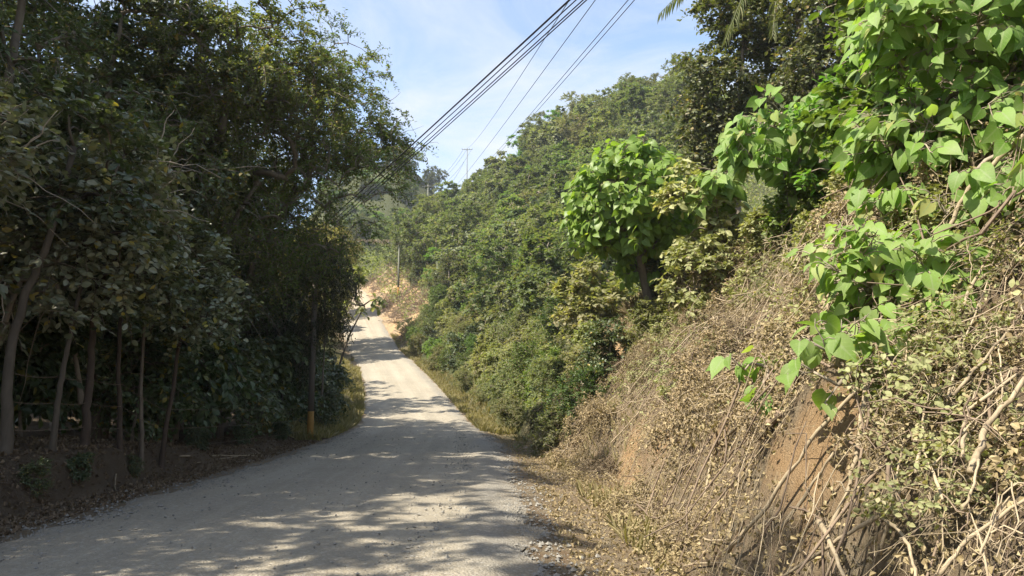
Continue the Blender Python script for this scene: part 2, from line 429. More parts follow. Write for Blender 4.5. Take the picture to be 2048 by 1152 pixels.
def road_material():
    m, t, out = mat_new('compacted_gravel')
    geo = N(t, 'ShaderNodeNewGeometry'); pos = geo.outputs['Position']
    n1 = noise(t, .45, 5, .6, pos); n2 = noise(t, 9, 6, .7, pos); n3 = noise(t, 70, 3, .7, pos)
    vo = N(t, 'ShaderNodeTexVoronoi'); vo.inputs['Scale'].default_value = 34; t.links.new(pos, vo.inputs['Vector'])
    c = mixc(t, ramp(t, n1, (.35, 0.), (.65, 1.)), (.325, .275, .195), (.40, .345, .25))
    cx = N(t, 'ShaderNodeCombineXYZ'); sp = N(t, 'ShaderNodeSeparateXYZ'); t.links.new(pos, sp.inputs[0])
    t.links.new(mathn(t, 'MULTIPLY', attr(t, 'lat'), 2.2), cx.inputs[0]); t.links.new(mathn(t, 'MULTIPLY', sp.outputs[1], .09), cx.inputs[1])
    st = noise(t, 1.6, 5, .6, cx.outputs[0])
    c = mixc(t, mathn(t, 'MULTIPLY', ramp(t, st, (.42, 0.), (.66, 1.)), .6), c, (.30, .262, .20))
    c = mixc(t, mathn(t, 'MULTIPLY', ramp(t, st, (.30, 1.), (.46, 0.)), .6), c, (.465, .405, .305))
    c = mixc(t, attr(t, 'loose'), c, (.275, .25, .205))
    c = mixc(t, attr(t, 'rim'), c, (.29, .235, .16))
    c = mixc(t, attr(t, 'track'), c, (.465, .405, .305))
    c = mixc(t, attr(t, 'orange'), c, (.46, .36, .24))
    c = mixc(t, mathn(t, 'MULTIPLY', ramp(t, n2, (.3, 1.), (.55, 0.)), .35), c, (.20, .185, .16))
    c = mixc(t, mathn(t, 'MULTIPLY', ramp(t, n3, (.35, 1.), (.62, 0.)), .5), c, (.17, .16, .14))
    c = mixc(t, mathn(t, 'MULTIPLY', ramp(t, vo.outputs['Color'], (.62, 0.), (.9, 1.)), .35), c, (.52, .49, .42))
    b = N(t, 'ShaderNodeBsdfPrincipled'); b.inputs['Roughness'].default_value = .92; b.inputs['Specular IOR Level'].default_value = .2
    t.links.new(c, b.inputs['Base Color'])
    bp = N(t, 'ShaderNodeBump'); bp.inputs['Strength'].default_value = .9; bp.inputs['Distance'].default_value = .02
    h = mathn(t, 'ADD', mathn(t, 'ADD', n3, mathn(t, 'MULTIPLY', n2, .8)), mathn(t, 'MULTIPLY', vo.outputs['Distance'], -.8))
    t.links.new(h, bp.inputs['Height']); t.links.new(bp.outputs[0], b.inputs['Normal'])
    t.links.new(b.outputs[0], out.inputs['Surface'])
    return m

# ------------------------------------------------------------------ ground and road
def spaced(edges):
    out = [edges[0][0]]
    for a, b, d in edges:
        n = max(1, int(round((b - a) / d)))
        out += list(a + (b - a) * (np.arange(n) + 1) / n)
    return np.array(out)
gx = spaced([(-500, -120, 38), (-120, -40, 4), (-40, -12, 1.2), (-12, -5.2, .13), (-5.2, -3.5, .3), (-3.5, 0, .5), (0, 8, .12), (8, 16, .4), (16, 60, 1.6), (60, 140, 5), (140, 520, 38)])
gy = spaced([(-300, -30, 27), (-30, 2, 1.6), (2, 30, .16), (30, 60, .5), (60, 150, 1.5), (150, 320, 5), (320, 900, 58)])
GX, GY = np.meshgrid(gx, gy)
GZ = ground(GX, GY)
nx, ny = len(gx), len(gy)
S_ = GX - rx(GY)
on_road = (np.abs(S_) < HW + .0)
GZ = GZ - np.where(np.abs(S_) < HW - .25, .05, 0)
V = np.stack([GX, GY, GZ], -1).reshape(-1, 3)
idx = np.arange(nx * ny).reshape(ny, nx)
Fq = np.stack([idx[:-1, :-1], idx[:-1, 1:], idx[1:, 1:], idx[1:, :-1]], -1).reshape(-1, 4)
bare = np.zeros(len(V))
BARE_P = []
for (px, py, r) in BARE_PX:
    p = hit(px, py); BARE_P.append((p, r))
    dd = np.linalg.norm(V - p, axis=1) + .25 * r * fbm(V[:, 0] * 2.2, V[:, 1] * 2.2, 77, 3)
    bare = np.maximum(bare, sstep(r, r * .45, dd))
far_bare = sstep(88, 96, V[:, 1]) * sstep(136, 126, V[:, 1]) * sstep(2.6, 3.2, S_.ravel()) * sstep(10, 8, S_.ravel())
bare = np.maximum(bare, far_bare * np.clip(.55 + .5 * fbm(V[:, 0] * .5, V[:, 1] * .5, 79, 3), .1, .85))
sl_ = S_.ravel()
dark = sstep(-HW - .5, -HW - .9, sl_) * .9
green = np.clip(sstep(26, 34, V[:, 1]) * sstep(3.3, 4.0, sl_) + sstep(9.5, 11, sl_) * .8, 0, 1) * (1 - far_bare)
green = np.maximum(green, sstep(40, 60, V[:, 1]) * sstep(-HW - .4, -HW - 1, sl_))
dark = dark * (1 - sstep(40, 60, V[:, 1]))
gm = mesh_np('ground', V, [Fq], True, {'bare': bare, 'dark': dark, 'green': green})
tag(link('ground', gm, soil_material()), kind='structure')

ry_ = spaced([(-30, 2, .8), (2, 45, .12), (45, 90, .35), (90, 160, .8)])
rs_ = np.linspace(-1, 1, 61)
RYY, RSS = np.meshgrid(ry_, rs_, indexing='ij')
edge = HW - .05 + .24 * fbm(RYY * 1.1, np.sign(RSS) * 4.0, 51, 5)
RXX = rx(RYY) + RSS * edge
S2 = RSS * edge
RZZ = ground(RXX, RYY) + .012 - .05 * sstep(.93, 1.0, np.abs(RSS)) + .012 * fbm(RXX * 1.3, RYY * 1.3, 61, 4)
ruts = np.exp(-((S2 + 1.75) / .38) ** 2) + np.exp(-((S2 - .15) / .38) ** 2) + .8 * np.exp(-((S2 - 1.5) / .38) ** 2)
RZZ = RZZ - .018 * ruts + .03 * np.exp(-((S2 - 2.35) / .3) ** 2)
V2 = np.stack([RXX, RYY, RZZ], -1).reshape(-1, 3)
a, b = RYY.shape
idx = np.arange(a * b).reshape(a, b)
Fq = np.stack([idx[:-1, :-1], idx[:-1, 1:], idx[1:, 1:], idx[1:, :-1]], -1).reshape(-1, 4)
loose = np.clip(sstep(1.9, 2.5, S2) + sstep(-2.3, -2.9, S2) * .7, 0, 1).ravel() * (.7 + .3 * fbm(V2[:, 0], V2[:, 1], 71, 3))
track = np.clip(ruts.ravel() * (.45 + .3 * fbm(V2[:, 0] * .4, V2[:, 1] * .15, 72, 3)), 0, 1)
orange = (sstep(98, 116, V2[:, 1]) * .9)
rm = mesh_np('gravel_road', V2, [Fq], True, {'loose': np.clip(loose, 0, 1), 'track': track, 'orange': orange, 'lat': S2.ravel(), 'rim': np.clip(sstep(2.6, 3.05, np.abs(S2) + .3 * fbm(RXX * 1.5, RYY * 1.5, 73, 4)), 0, 1).ravel() * .85})
tag(link('gravel_road', rm, road_material()), kind='structure')

# ------------------------------------------------------------------ plant growing
def grow(rng, trunk, r0, r1, lobes, ncl, twigs=5, twl=.7, lpt=7, leaf=.1, T=T_SMALL, droop=.25, shell=.45, wid=1.0, twr=.006,
         min_up=-.3, limb_r=.011, leaf_up=.8, face=(0, 0, 0), hang=0.0, side=1.0, sides=5, petiole=0.0, leaf_down=0.0, whips=0):
    """trunk (K,3) centre line; lobes = ellipsoids (cx,cy,cz,rx,ry,rz) the crown fills. Returns bark mesh data and leaf mesh data."""
    trunk = np.asarray(trunk, float)
    tt = np.linspace(0, len(trunk) - 1, 4 * len(trunk))
    tp = np.stack([np.interp(tt, np.arange(len(trunk)), trunk[:, k]) for k in range(3)], 1)
    lobes = np.asarray(lobes, float)
    vol = np.prod(lobes[:, 3:], axis=1); pick = rng.choice(len(lobes), ncl, p=vol / vol.sum())
    rad = shell + (1 - shell) * rng.random(ncl) ** .6
    dirs = rdir(rng, ncl)
    C = lobes[pick, :3] + dirs * lobes[pick, 3:] * rad[:, None]
    cen = lobes[:, :3].mean(0)
    nodes = [p for p in tp[len(tp) // 4:]]; par = [-1] * len(nodes)
    n0 = len(nodes)
    key = np.min(np.linalg.norm(C[:, None] - tp[None], axis=2), axis=1)
    paths = []; ends = []
    for ci in np.argsort(key):
        c = C[ci]
        NA = np.array(nodes); dv = c - NA
        dist = np.linalg.norm(dv, axis=1)
        cost = dist * (1 + 1.3 * np.clip(min_up - dv[:, 2] / (dist + 1e-6), 0, 2)) + .15 * (np.arange(len(NA)) < n0)
        j = int(np.argmin(cost)); p0 = NA[j]
        L = dist[j]
        bow = np.array([0, 0, .12 * L]) + rng.normal(size=3) * .07 * L
        m1 = p0 + (c - p0) * .35 + bow; m2 = p0 + (c - p0) * .7 + bow * .8
        nodes += [m1, m2, c]; k = len(nodes)
        par += [j, k - 3, k - 2]
        paths.append((j, k - 3, k - 2, k - 1)); ends.append(ci)
    NA = np.array(nodes); cnt = np.zeros(len(NA))
    for i in range(len(NA) - 1, n0 - 1, -1):
        cnt[i] += 1 if (i - n0) % 3 == 2 else 0
        if par[i] >= 0: cnt[par[i]] += cnt[i]
    paths = np.array(paths)
    bark = Geo()
    rr = limb_r * np.sqrt(np.maximum(cnt, .6))
    PR = rr[paths]; PR[:, 0] = PR[:, 1] * 1.12
    PR = np.minimum(PR, r0 * .75)
    tubes(bark, NA[paths], PR, 4, rng.random(len(paths)))
    # trunk
    ks = len(tp); wob = rng.normal(size=(ks, 3)) * r0 * .12; wob[0] = 0
    tr = np.linspace(r0, r1, ks) * (1 + .45 * np.exp(-np.linspace(0, 1, ks) * 14))
    tubes(bark, (tp + wob)[None], tr[None], 8, [.3])
    # twigs with leaves
    n = ncl * twigs
    st = np.repeat(C, twigs, 0)
    outw = norm(st - cen) * .8
    d = norm(outw + rdir(rng, n) * 1.0 + np.array([0, 0, .25 - hang]))
    L = twl * (.55 + .6 * rng.random(n))
    K = 4; u = np.linspace(0, 1, K)
    P = st[:, None] + d[:, None] * (L[:, None] * u[None])[..., None] + np.array([0, 0, -1.0]) * ((droop + hang) * L[:, None] * (u ** 2)[None])[..., None]
    P = P + rng.normal(size=P.shape) * .05 * (L[:, None, None]) * u[None, :, None]
    tubes(bark, P, twr * np.array([1, .85, .65, .4])[None] * (.7 + .6 * rng.random((n, 1))), 3, rng.random(n))
    if whips:
        st = C[rng.choice(ncl, whips)]; wd = norm(norm(st - cen) + rdir(rng, whips) * .7 + np.array([0, 0, .2])); wl = .6 + 1.2 * rng.random(whips) ** 1.5; wu = np.linspace(0, 1, 8)
        WP = st[:, None] + wd[:, None] * (wl[:, None] * wu)[..., None] - np.array([0, 0, 1.]) * (.45 * wl[:, None] * wu ** 2 * (rng.random((whips, 1)) * 2 - .5))[..., None] + np.cumsum(rng.normal(size=(whips, 8, 3)) * .03, 1)
        tubes(bark, WP, np.linspace(1.5, .5, 8)[None] * twr * 1.3 * (.7 + .6 * rng.random((whips, 1))), 4, np.ones(whips))
    lf = Geo()
    m = n * lpt
    ti = np.repeat(np.arange(n), lpt)
    uu = np.tile((np.arange(lpt) + .6) / lpt, n) * .95 + .05 * rng.random(m)
    fi = uu * (K - 1); i0 = np.minimum(fi.astype(int), K - 2); fr = (fi - i0)[:, None]
    pos = P[ti, i0] * (1 - fr) + P[ti, i0 + 1] * fr
    tan = norm(P[ti, i0 + 1] - P[ti, i0])
    sd = norm(np.cross(tan, np.array([0, 0, 1.]) + rng.normal(size=(m, 3)) * .3)) * np.where(np.arange(m) % 2 == 0, 1, -1)[:, None]
    ld = norm(tan * .55 + sd * side + rng.normal(size=(m, 3)) * .35 + np.array([0, 0, -leaf_down]))
    nn = norm(np.array([0, 0, leaf_up]) + np.array(face) + rng.normal(size=(m, 3)) * .45 + norm(pos - cen) * .35)
    if petiole > 0:
        q = pos + ld * petiole * np.array([1, 1, .3]) + np.array([0, 0, .25 * petiole])
        tubes(bark, np.stack([pos, (pos + q) / 2 + np.array([0, 0, .12 * petiole]), q], 1), np.full((m, 3), twr * .55), 3)
        pos = q
    size = leaf * (.65 + .6 * rng.random(m))
    leaves(lf, T, pos, ld, nn, size, rng, wid)
    return bark, lf
def kind_from(name, cat, barkmat, leafmat, crown='crown', trunkname='trunk', rib=False, **kw):
    bark, lf = grow(**kw)
    bm_ = bark.mesh(name + '_' + trunkname, True); lm = lf.mesh(name + '_' + crown, False)
    if rib:
        a_ = lm.attributes.new('rib', 'FLOAT', 'POINT')
        a_.data.foreach_set('value', np.tile(HEART_RIB, len(lm.vertices) // len(HEART_RIB)).astype(np.float32))
        for nm_, kk in (('lu', 0), ('lv', 1)):
            a_ = lm.attributes.new(nm_, 'FLOAT', 'POINT')
            a_.data.foreach_set('value', np.tile(np.abs(T_HEART[0][:, kk]), len(lm.vertices) // len(HEART_RIB)).astype(np.float32))
        for p in lm.polygons: p.use_smooth = True
    return Kind(name, [(trunkname, bm_, M[barkmat]), (crown, lm, M[leafmat])], cat)
RG = lambda s: np.random.default_rng(s)
rnd = random.Random(7)

# ---- forest on the left -------------------------------------------------------------------------
def lobeset(rng, n, cx, cy, z0, z1, r, rr):
    out = []
    for i in range(n):
        z = z0 + (z1 - z0) * (i + .5) / n
        a = rng.random() * 6.28; q = r * (.25 + .6 * rng.random())
        s = rr * (.75 + .5 * rng.random())
        out.append((cx + math.cos(a) * q, cy + math.sin(a) * q, z, s * 1.15, s * 1.15, s * .8))
    return out
r_ = RG(1)
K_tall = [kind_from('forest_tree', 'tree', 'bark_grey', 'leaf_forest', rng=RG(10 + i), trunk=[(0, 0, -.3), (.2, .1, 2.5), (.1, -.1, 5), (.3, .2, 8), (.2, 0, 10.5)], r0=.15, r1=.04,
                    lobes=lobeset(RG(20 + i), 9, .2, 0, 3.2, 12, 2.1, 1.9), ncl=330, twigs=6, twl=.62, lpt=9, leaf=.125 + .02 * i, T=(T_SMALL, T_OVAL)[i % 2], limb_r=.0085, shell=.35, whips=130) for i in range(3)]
K_feather = kind_from('feathery_tree', 'tree', 'bark_grey', 'leaf_feather', rng=RG(31), trunk=[(0, 0, -.3), (.3, 0, 3), (1.0, .1, 5.5), (2.1, .2, 7.5)], r0=.14, r1=.05,
                      lobes=[(2.5, 0, 8.6, 2.8, 2.6, 1.9), (4.4, .3, 8.8, 2.0, 1.9, 1.5), (1.0, .4, 7.4, 2.2, 2.2, 1.5), (4.0, -.4, 6.2, 2.0, 2.0, 1.1), (2.6, 0, 5.3, 1.7, 2.0, 1.2), (5.4, .2, 7.3, 1.4, 1.6, 1.0), (3.2, .3, 11.0, 2.4, 2.3, 1.4)],
                      ncl=300, twigs=5, twl=.8, lpt=11, leaf=.105, T=T_SMALL, limb_r=.008, shell=.3, droop=.35, wid=.8)
K_dusty = [kind_from('dusty_shrub', 'shrub', 'bark_pale', 'leaf_dusty', crown='foliage', trunkname='stems', rng=RG(41 + i), trunk=[(0, 0, -.2), (.1, 0, 1.1), (.3, .1, 2.2), (.4, 0, 3.2)], r0=.05, r1=.02,
                     lobes=lobeset(RG(51 + i), 5, .2, 0, 1.2, 3.9, 1.0, 1.05), ncl=120, twigs=5, twl=.62, lpt=8, leaf=.135, T=T_OVAL, limb_r=.007, shell=.3, droop=.3, whips=44) for i in range(2)]
K_under = [kind_from('understory_shrub', 'shrub', 'bark_grey', 'leaf_forest', crown='foliage', trunkname='stems', rng=RG(61 + i), trunk=[(0, 0, -.2), (.1, 0, .8), (.1, .1, 1.6), (.2, 0, 2.4)], r0=.035, r1=.015,
                     lobes=lobeset(RG(71 + i), 4, .1, 0, .9, 2.7, .8, .85), ncl=90, twigs=5, twl=.55, lpt=8, leaf=(.14, .2)[i], T=T_OVAL, limb_r=.006, shell=.25, droop=.4, leaf_down=(.2, .5)[i]) for i in range(2)]
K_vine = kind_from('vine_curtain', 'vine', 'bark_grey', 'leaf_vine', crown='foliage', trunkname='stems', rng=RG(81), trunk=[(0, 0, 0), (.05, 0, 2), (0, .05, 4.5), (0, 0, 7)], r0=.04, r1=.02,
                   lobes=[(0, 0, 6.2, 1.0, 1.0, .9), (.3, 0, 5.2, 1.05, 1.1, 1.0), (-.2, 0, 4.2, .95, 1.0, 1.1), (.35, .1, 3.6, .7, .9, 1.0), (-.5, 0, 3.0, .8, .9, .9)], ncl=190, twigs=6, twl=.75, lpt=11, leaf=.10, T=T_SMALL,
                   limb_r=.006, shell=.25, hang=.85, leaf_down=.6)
# ---- trees and bushes on the slopes -------------------------------------------------------------
def hilltree(i, leafmat, h, r, leaf, T=T_SMALL):
    rg = RG(100 + i)
    return kind_from('hill_tree', 'tree', 'bark_pale', leafmat, rng=rg, trunk=[(0, 0, -.8), (.2, 0, h * .35), (0, .2, h * .6), (.2, 0, h * .8)], r0=.16, r1=.05,
                     lobes=lobeset(rg, 7, 0, 0, h * .25, h * .88, r * .7, r * .46), ncl=150, twigs=6, twl=r * .2, lpt=8, leaf=leaf, T=T, limb_r=.013, shell=.5, twr=.012)
K_hill = [hilltree(0, 'leaf_hill', 8, 3.6, .30), hilltree(1, 'leaf_hill', 9.5, 3.3, .34, T_OVAL), hilltree(2, 'leaf_olive', 7, 3.4, .27), hilltree(3, 'leaf_fresh', 7, 3.2, .32), hilltree(4, 'leaf_pale', 6.5, 4.0, .38, T_OVAL)]
def bush(i, leafmat, h, r, leaf, T=T_SMALL, ncl=120, twigs=6, lpt=8, **kw):
    rg = RG(140 + i)
    return kind_from('roadside_bush', 'bush', 'bark_pale', leafmat, crown='foliage', trunkname='stems', rng=rg, trunk=[(0, 0, -.3), (.1, 0, h * .3), (0, .1, h * .55), (.1, 0, h * .75)], r0=.05, r1=.02,
                     lobes=lobeset(rg, 6, 0, 0, h * .2, h * .8, r * .6, r * .52), ncl=ncl, twigs=twigs, twl=r * .3, lpt=lpt, leaf=leaf, T=T, limb_r=.007, shell=.35, twr=.006, **kw)
K_bush = [bush(0, 'leaf_bush', 3.0, 1.7, .15), bush(1, 'leaf_bush', 3.4, 1.6, .19, T_OVAL), bush(2, 'leaf_olive', 2.6, 1.6, .13), bush(3, 'leaf_fresh', 2.8, 1.5, .17), bush(4, 'leaf_feather', 3.6, 1.7, .15), bush(5, 'leaf_forest', 3.6, 1.6, .16, T_OVAL)]
# broad heart-leaved plants
def heart_plant(i, name, cat, leafmat, trunk, lobes, ncl, leaf, r0=.03, crown='foliage', trunkname='stems', twigs=3, lpt=3, barkmat='bark_pale', shell=.6, twl=.35):
    return kind_from(name, cat, barkmat, leafmat, crown=crown, trunkname=trunkname, rib=True, rng=RG(180 + i), trunk=trunk, r0=r0, r1=r0 * .5, lobes=lobes, ncl=ncl, twigs=twigs, twl=twl, lpt=lpt, leaf=leaf,
                     T=T_HEART, wid=.82, limb_r=.011, shell=shell, twr=.008, droop=.1, leaf_down=.95, leaf_up=.3, face=(-.45, -.4, 0), petiole=.14, side=.8)

# ------------------------------------------------------------------ left side: placing
def zplace(x, y, dz=0.0): return (x, y, gz(x, y) + dz)
GL = 'trees of the dark forest left of the road'
left_spots = []
# (x, y, kind, rot, scale, label)
SEP = [
 (-9.2, 12.8, 0, .4, .98, 'tall dark tree above the low earth bank, with small leaves hanging over the dusty shrubs'),
 (-9.6, 17.5, 1, 2.1, 1.0, 'tall dark oval-leaved tree behind the slim brown trunks of the fence line'),
 (-10.0, 22.0, 2, 4.0, 1.02, 'dense dark tree between the fence-line trunks and the vine-covered pole'),
 (-11.0, 27.0, 0, 5.2, 1.0, 'dark forest tree just left of the pole with the yellow base'),
 (-10.9, 32.0, 1, .9, .8, 'dark tree standing behind the vine-covered roadside pole'),
]
for (x, y, k, rot, s, lab) in SEP:
    K_tall[k].put(zplace(x, y), rot, s, lab)
back = []
for row, (xo, ys) in enumerate([(-12.6, np.arange(9.5, 37, 4.3)), (-16.2, np.arange(13, 48, 4.6)), (-21, np.arange(18, 58, 5.5)), (-27, np.arange(26, 64, 7)), (-34, np.arange(34, 74, 8))]):
    for y in ys:
        back.append((xo + rnd.uniform(-.9, .9), y + rnd.uniform(-1.2, 1.2)))
for i, (x, y) in enumerate(back):
    K_tall[i % 3].put(zplace(x, y), rnd.uniform(0, 6.28), rnd.uniform(.92, 1.2), 'dark tree deep in the forest left of the road, behind the roadside trunks', GL)
# forest continuing behind the camera on the left: it throws the shade on the near road
for i, (x, y) in enumerate([(-10.2, 8.4), (-10.0, 4.2), (-9.8, -.2), (-10.2, -4.5), (-14.5, 6.2), (-15, 1.2), (-14, -4), (-11, -9), (-16, -9)]):
    K_tall[i % 3].put(zplace(x, y), rnd.uniform(0, 6.28), rnd.uniform(.92, 1.05), 'dark tree at the near end of the left forest, throwing shade on the road', GL)
K_lean = kind_from('leaning_tree', 'tree', 'bark_grey', 'leaf_lean', rng=RG(33), trunk=[(0, 0, -.3), (.3, 0, 2.8), (.9, .1, 5.6), (2.2, .2, 8.2)], r0=.15, r1=.05,
                      lobes=[(2.6, 0, 10.0, 1.9, 2.2, 1.4), (4.3, .3, 9.9, 1.6, 1.9, 1.2), (5.5, .2, 9.0, 1.1, 1.4, .7), (3.2, -.2, 9.3, 1.5, 2.0, .7), (1.6, .2, 8.0, 1.8, 2.0, 1.3), (1.2, 0, 11.9, 1.8, 2.0, 1.3), (3.9, 0, 11.6, 1.6, 1.8, 1.0), (2.2, 0, 6.4, 1.3, 1.6, 1.1)],
                      ncl=480, twigs=6, twl=.6, lpt=10, leaf=.115, T=T_SMALL, limb_r=.0075, shell=.2, droop=.45, hang=.2, wid=.95, whips=60)
K_lean.put(zplace(-9.3, 24.0), .0, 1.0, 'dense tree leaning far out over the road, its lower edge against the far hill')
K_lean.put(zplace(-10.4, 19.2), .1, 1.0, 'dense leaning tree whose brownish crown hangs above the shrubs left of the pole')
K_feather.put(zplace(-9.6, 21.5), -.1, 1.0, 'feathery light-green tree leaning out over the road against the sky')
K_feather.put(zplace(-11.5, 26.0), .15, .92, 'smaller feathery tree leaning over the road above the overhead cables')
# dusty shrubs along the low bank
for i, (x, y, s, lab) in enumerate([
    (-7.4, 8.9, .95, 'dusty grey-green shrub with pale bare twigs, over the thick trunk at the picture edge'),
    (-8.1, 11.6, 1.08, 'dusty round-leaved shrub just right of the thick pale trunk'),
    (-8.3, 14.6, 1.02, 'dusty shrub whose rounded leaves hide the tops of the slim brown trunks')]):
    K_dusty[i % 2].put(zplace(x, y, .9), (0, .12, rnd.uniform(0, 6)), s, lab, 'dusty shrubs above the low bank')
for i, (x, y, s) in enumerate([(-9.3, 10.5, 1.05), (-9.0, 14.0, .9), (-8.6, 17.2, 1.0), (-8.9, 20.0, 1.15), (-8.9, 23.2, 1.2), (-8.8, 26, 1.15), (-10.6, 12.6, 1.3), (-10.8, 16.2, 1.3), (-11, 20, 1.4), (-10.8, 24.5, 1.4), (-9.4, 29.8, 1.1), (-9.6, 33, 1.0), (-12.5, 14, 1.5), (-12.8, 19, 1.5), (-13, 24, 1.5), (-12.5, 29.5, 1.5)]):
    K_under[i % 2].put(zplace(x, y), rnd.uniform(0, 6.28), s, 'dark shrub in the shade under the left forest trees', 'shade shrubs under the left forest')
# vines over the pole
POLE = at(620, 878, 27.3); POLE[2] = gz(POLE[0], POLE[1])
K_vine.put((POLE[0] + .25, POLE[1] + .5, POLE[2] + 1.6), .3, (.8, .8, .86), 'thick dark vine mass hanging over the top of the yellow-based pole')
K_vine.put((POLE[0] - 1.7, POLE[1] + 2.2, POLE[2] + .3), 2.3, (1.15, 1.15, 1.1), 'dark vine curtain hanging just left of the yellow-based pole')
K_vine.put((POLE[0] - 3.3, POLE[1] + .4, POLE[2] - .2), 4.0, (1.2, 1.2, 1.1), 'dark vine curtain among trees, second to the left of the yellow-based pole')

# fence-line trunks: individual slim trees whose crowns join the canopy
def slim_tree(i, base_px, Y, mids, r, mat, label, lean=0, crown_r=.9):
    b = at(*base_px, Y); b[2] = gz(b[0], b[1])
    pts = [np.array([0, 0, -.25])]
    for (px, py) in mids:
        q = at(px, py, Y + lean); pts.append(q - b)
    top = pts[-1]
    pts.append(top + np.array([.25, .1, 1.6]))
    e = top + np.array([.2, 0, 1.1])
    k = kind_from('slim_tree', 'tree', mat, 'leaf_dusty' if i % 2 else 'leaf_forest', rng=RG(300 + i), trunk=pts, r0=r, r1=r * .55, lobes=[(e[0], e[1], e[2] + .5, crown_r, crown_r, crown_r * .8), (e[0] + .4, e[1], e[2] - .3, crown_r * .8, crown_r * .8, .6)],
                  ncl=60, twigs=5, twl=.5, lpt=8, leaf=.13, T=T_OVAL, limb_r=.008)
    return k.put(tuple(b), 0, 1, label, None)
slim_tree(0, (10, 925), 10.9, [(14, 800), (22, 690), (52, 590), (90, 500)], .08, 'bark_trunk', 'thick pale-brown trunk at the left edge of the picture, leaning right', 0, 1.2)
slim_tree(1, (102, 918), 11.8, [(112, 830), (124, 750), (134, 700), (150, 620)], .05, 'bark_trunk', 'thin pale trunk just right of the thick leaning trunk')
slim_tree(2, (168, 922), 12.9, [(172, 860), (176, 800), (182, 720), (186, 640)], .08, 'bark_red', 'stout reddish-brown trunk, third along the left fence line')
slim_tree(3, (238, 926), 14.1, [(240, 870), (240, 810), (236, 740), (240, 640)], .055, 'bark_red', 'straight dark trunk between the stout reddish trunk and a thinner one')
slim_tree(4, (282, 930), 14.9, [(284, 870), (281, 800), (284, 730), (288, 650)], .045, 'bark_grey', 'thinnest dark trunk on the fence line, beside the leaning one')
slim_tree(5, (322, 938), 15.6, [(326, 890), (334, 845), (346, 780), (356, 700)], .058, 'bark_red', 'short leaning reddish trunk at the end of the low earth bank')

# wire fence on the trunks
fence = empty('wire_fence', zplace(-7.7, 11), 'rusty strands of barbed wire strung along the left trunks', 'fence')
FP = [at(10, 900, 10.9), at(102, 900, 11.8), at(168, 900, 12.9), at(238, 900, 14.1), at(322, 900, 15.6), np.array([POLE[0] - .25, POLE[1], POLE[2]])]
for k, hgt in enumerate((.35, .75, 1.15)):
    g = Geo(); P = []
    for i in range(len(FP) - 1):
        for u in np.linspace(0, 1, 9)[:-1]:
            q = FP[i] * (1 - u) + FP[i + 1] * u; q[2] = gz(FP[i][0], FP[i][1]) * (1 - u) + gz(FP[i + 1][0], FP[i + 1][1]) * u + hgt - .12 * u * (1 - u)
            P.append(q)
    P.append(FP[-1] + np.array([0, 0, hgt]))
    P = np.array(P) - np.array(fence.location)
    tubes(g, P, np.full(len(P), .0045), 4)
    for j in range(2, len(P), 2):
        tubes(g, np.stack([P[j] + np.array([-.01, .0, -.03]), P[j] + np.array([.01, .0, .03])]), np.full(2, .003), 3)
    link('wire', g.mesh('wire'), M['dry_dark'], fence)

# small broad-leaved tree between pole and road
K_roadside = kind_from('young_roadside_tree', 'tree', 'bark_trunk', 'leaf_bush', rng=RG(91), trunk=[(0, 0, -.2), (.1, 0, 1.2), (.5, .1, 2.6), (1.0, .1, 3.6)], r0=.05, r1=.02,
                       lobes=[(1.25, 0, 3.75, .7, .7, .2), (.2, 0, 3.6, .5, .6, .3), (.5, 0, 4.6, .5, .6, .3)], ncl=20, twigs=4, twl=.38, lpt=4, leaf=.19, T=T_OVAL, droop=.3, leaf_down=.45)
b = at(664, 800, 44.0)
K_roadside.put(zplace(b[0], b[1]), 0, 1.72, 'young tree with large drooping leaves leaning over the road right of the yellow-based pole')
for i, (px, Y, s, kk, lab) in enumerate([(640, 31.5, .6, 0, 'low dark shrub at the foot of the yellow-based pole'), (648, 38, .9, 1, 'dark drooping shrub beside the sunlit road past the yellow-based pole'), (640, 41, 1.2, 0, 'dark shrub behind the yellow-based pole, set back from the road'), (632, 47, 1.1, 1, 'drooping shrub at the left edge of the road before the climb')]):
    b = at(px, 800, Y); K_under[kk].put(zplace(b[0], b[1]), i * 1.7, s, lab)

# golden bamboo-like growth and trees along the left of the climbing road
K_gold = kind_from('golden_bamboo', 'bamboo', 'bark_pale', 'leaf_golden', crown='foliage', trunkname='stems', rng=RG(95), trunk=[(0, 0, -.3), (.2, 0, 2), (.5, 0, 4.5), (1.1, 0, 6.5)], r0=.06, r1=.03,
                   lobes=lobeset(RG(96), 6, .7, 0, 2.0, 8.0, 1.0, 1.5), ncl=130, twigs=6, twl=.9, lpt=9, leaf=.36, T=T_LONG, droop=.5, leaf_down=.5, twr=.01, limb_r=.012)
for (px, Y, s, lab) in [(622, 84, 1.75, 'golden bamboo clump rising over the top of the climbing road'), (600, 76, 1.6, 'golden bamboo clump half hidden behind the dark vine mass'), (648, 106, 1.35, 'golden-brown bamboo drooping over the earth cutting where the road vanishes')]:
    b = at(px, 600, Y); K_gold.put(zplace(b[0], b[1]), rnd.uniform(-1, 1), s, lab, 'golden bamboo left of the road')

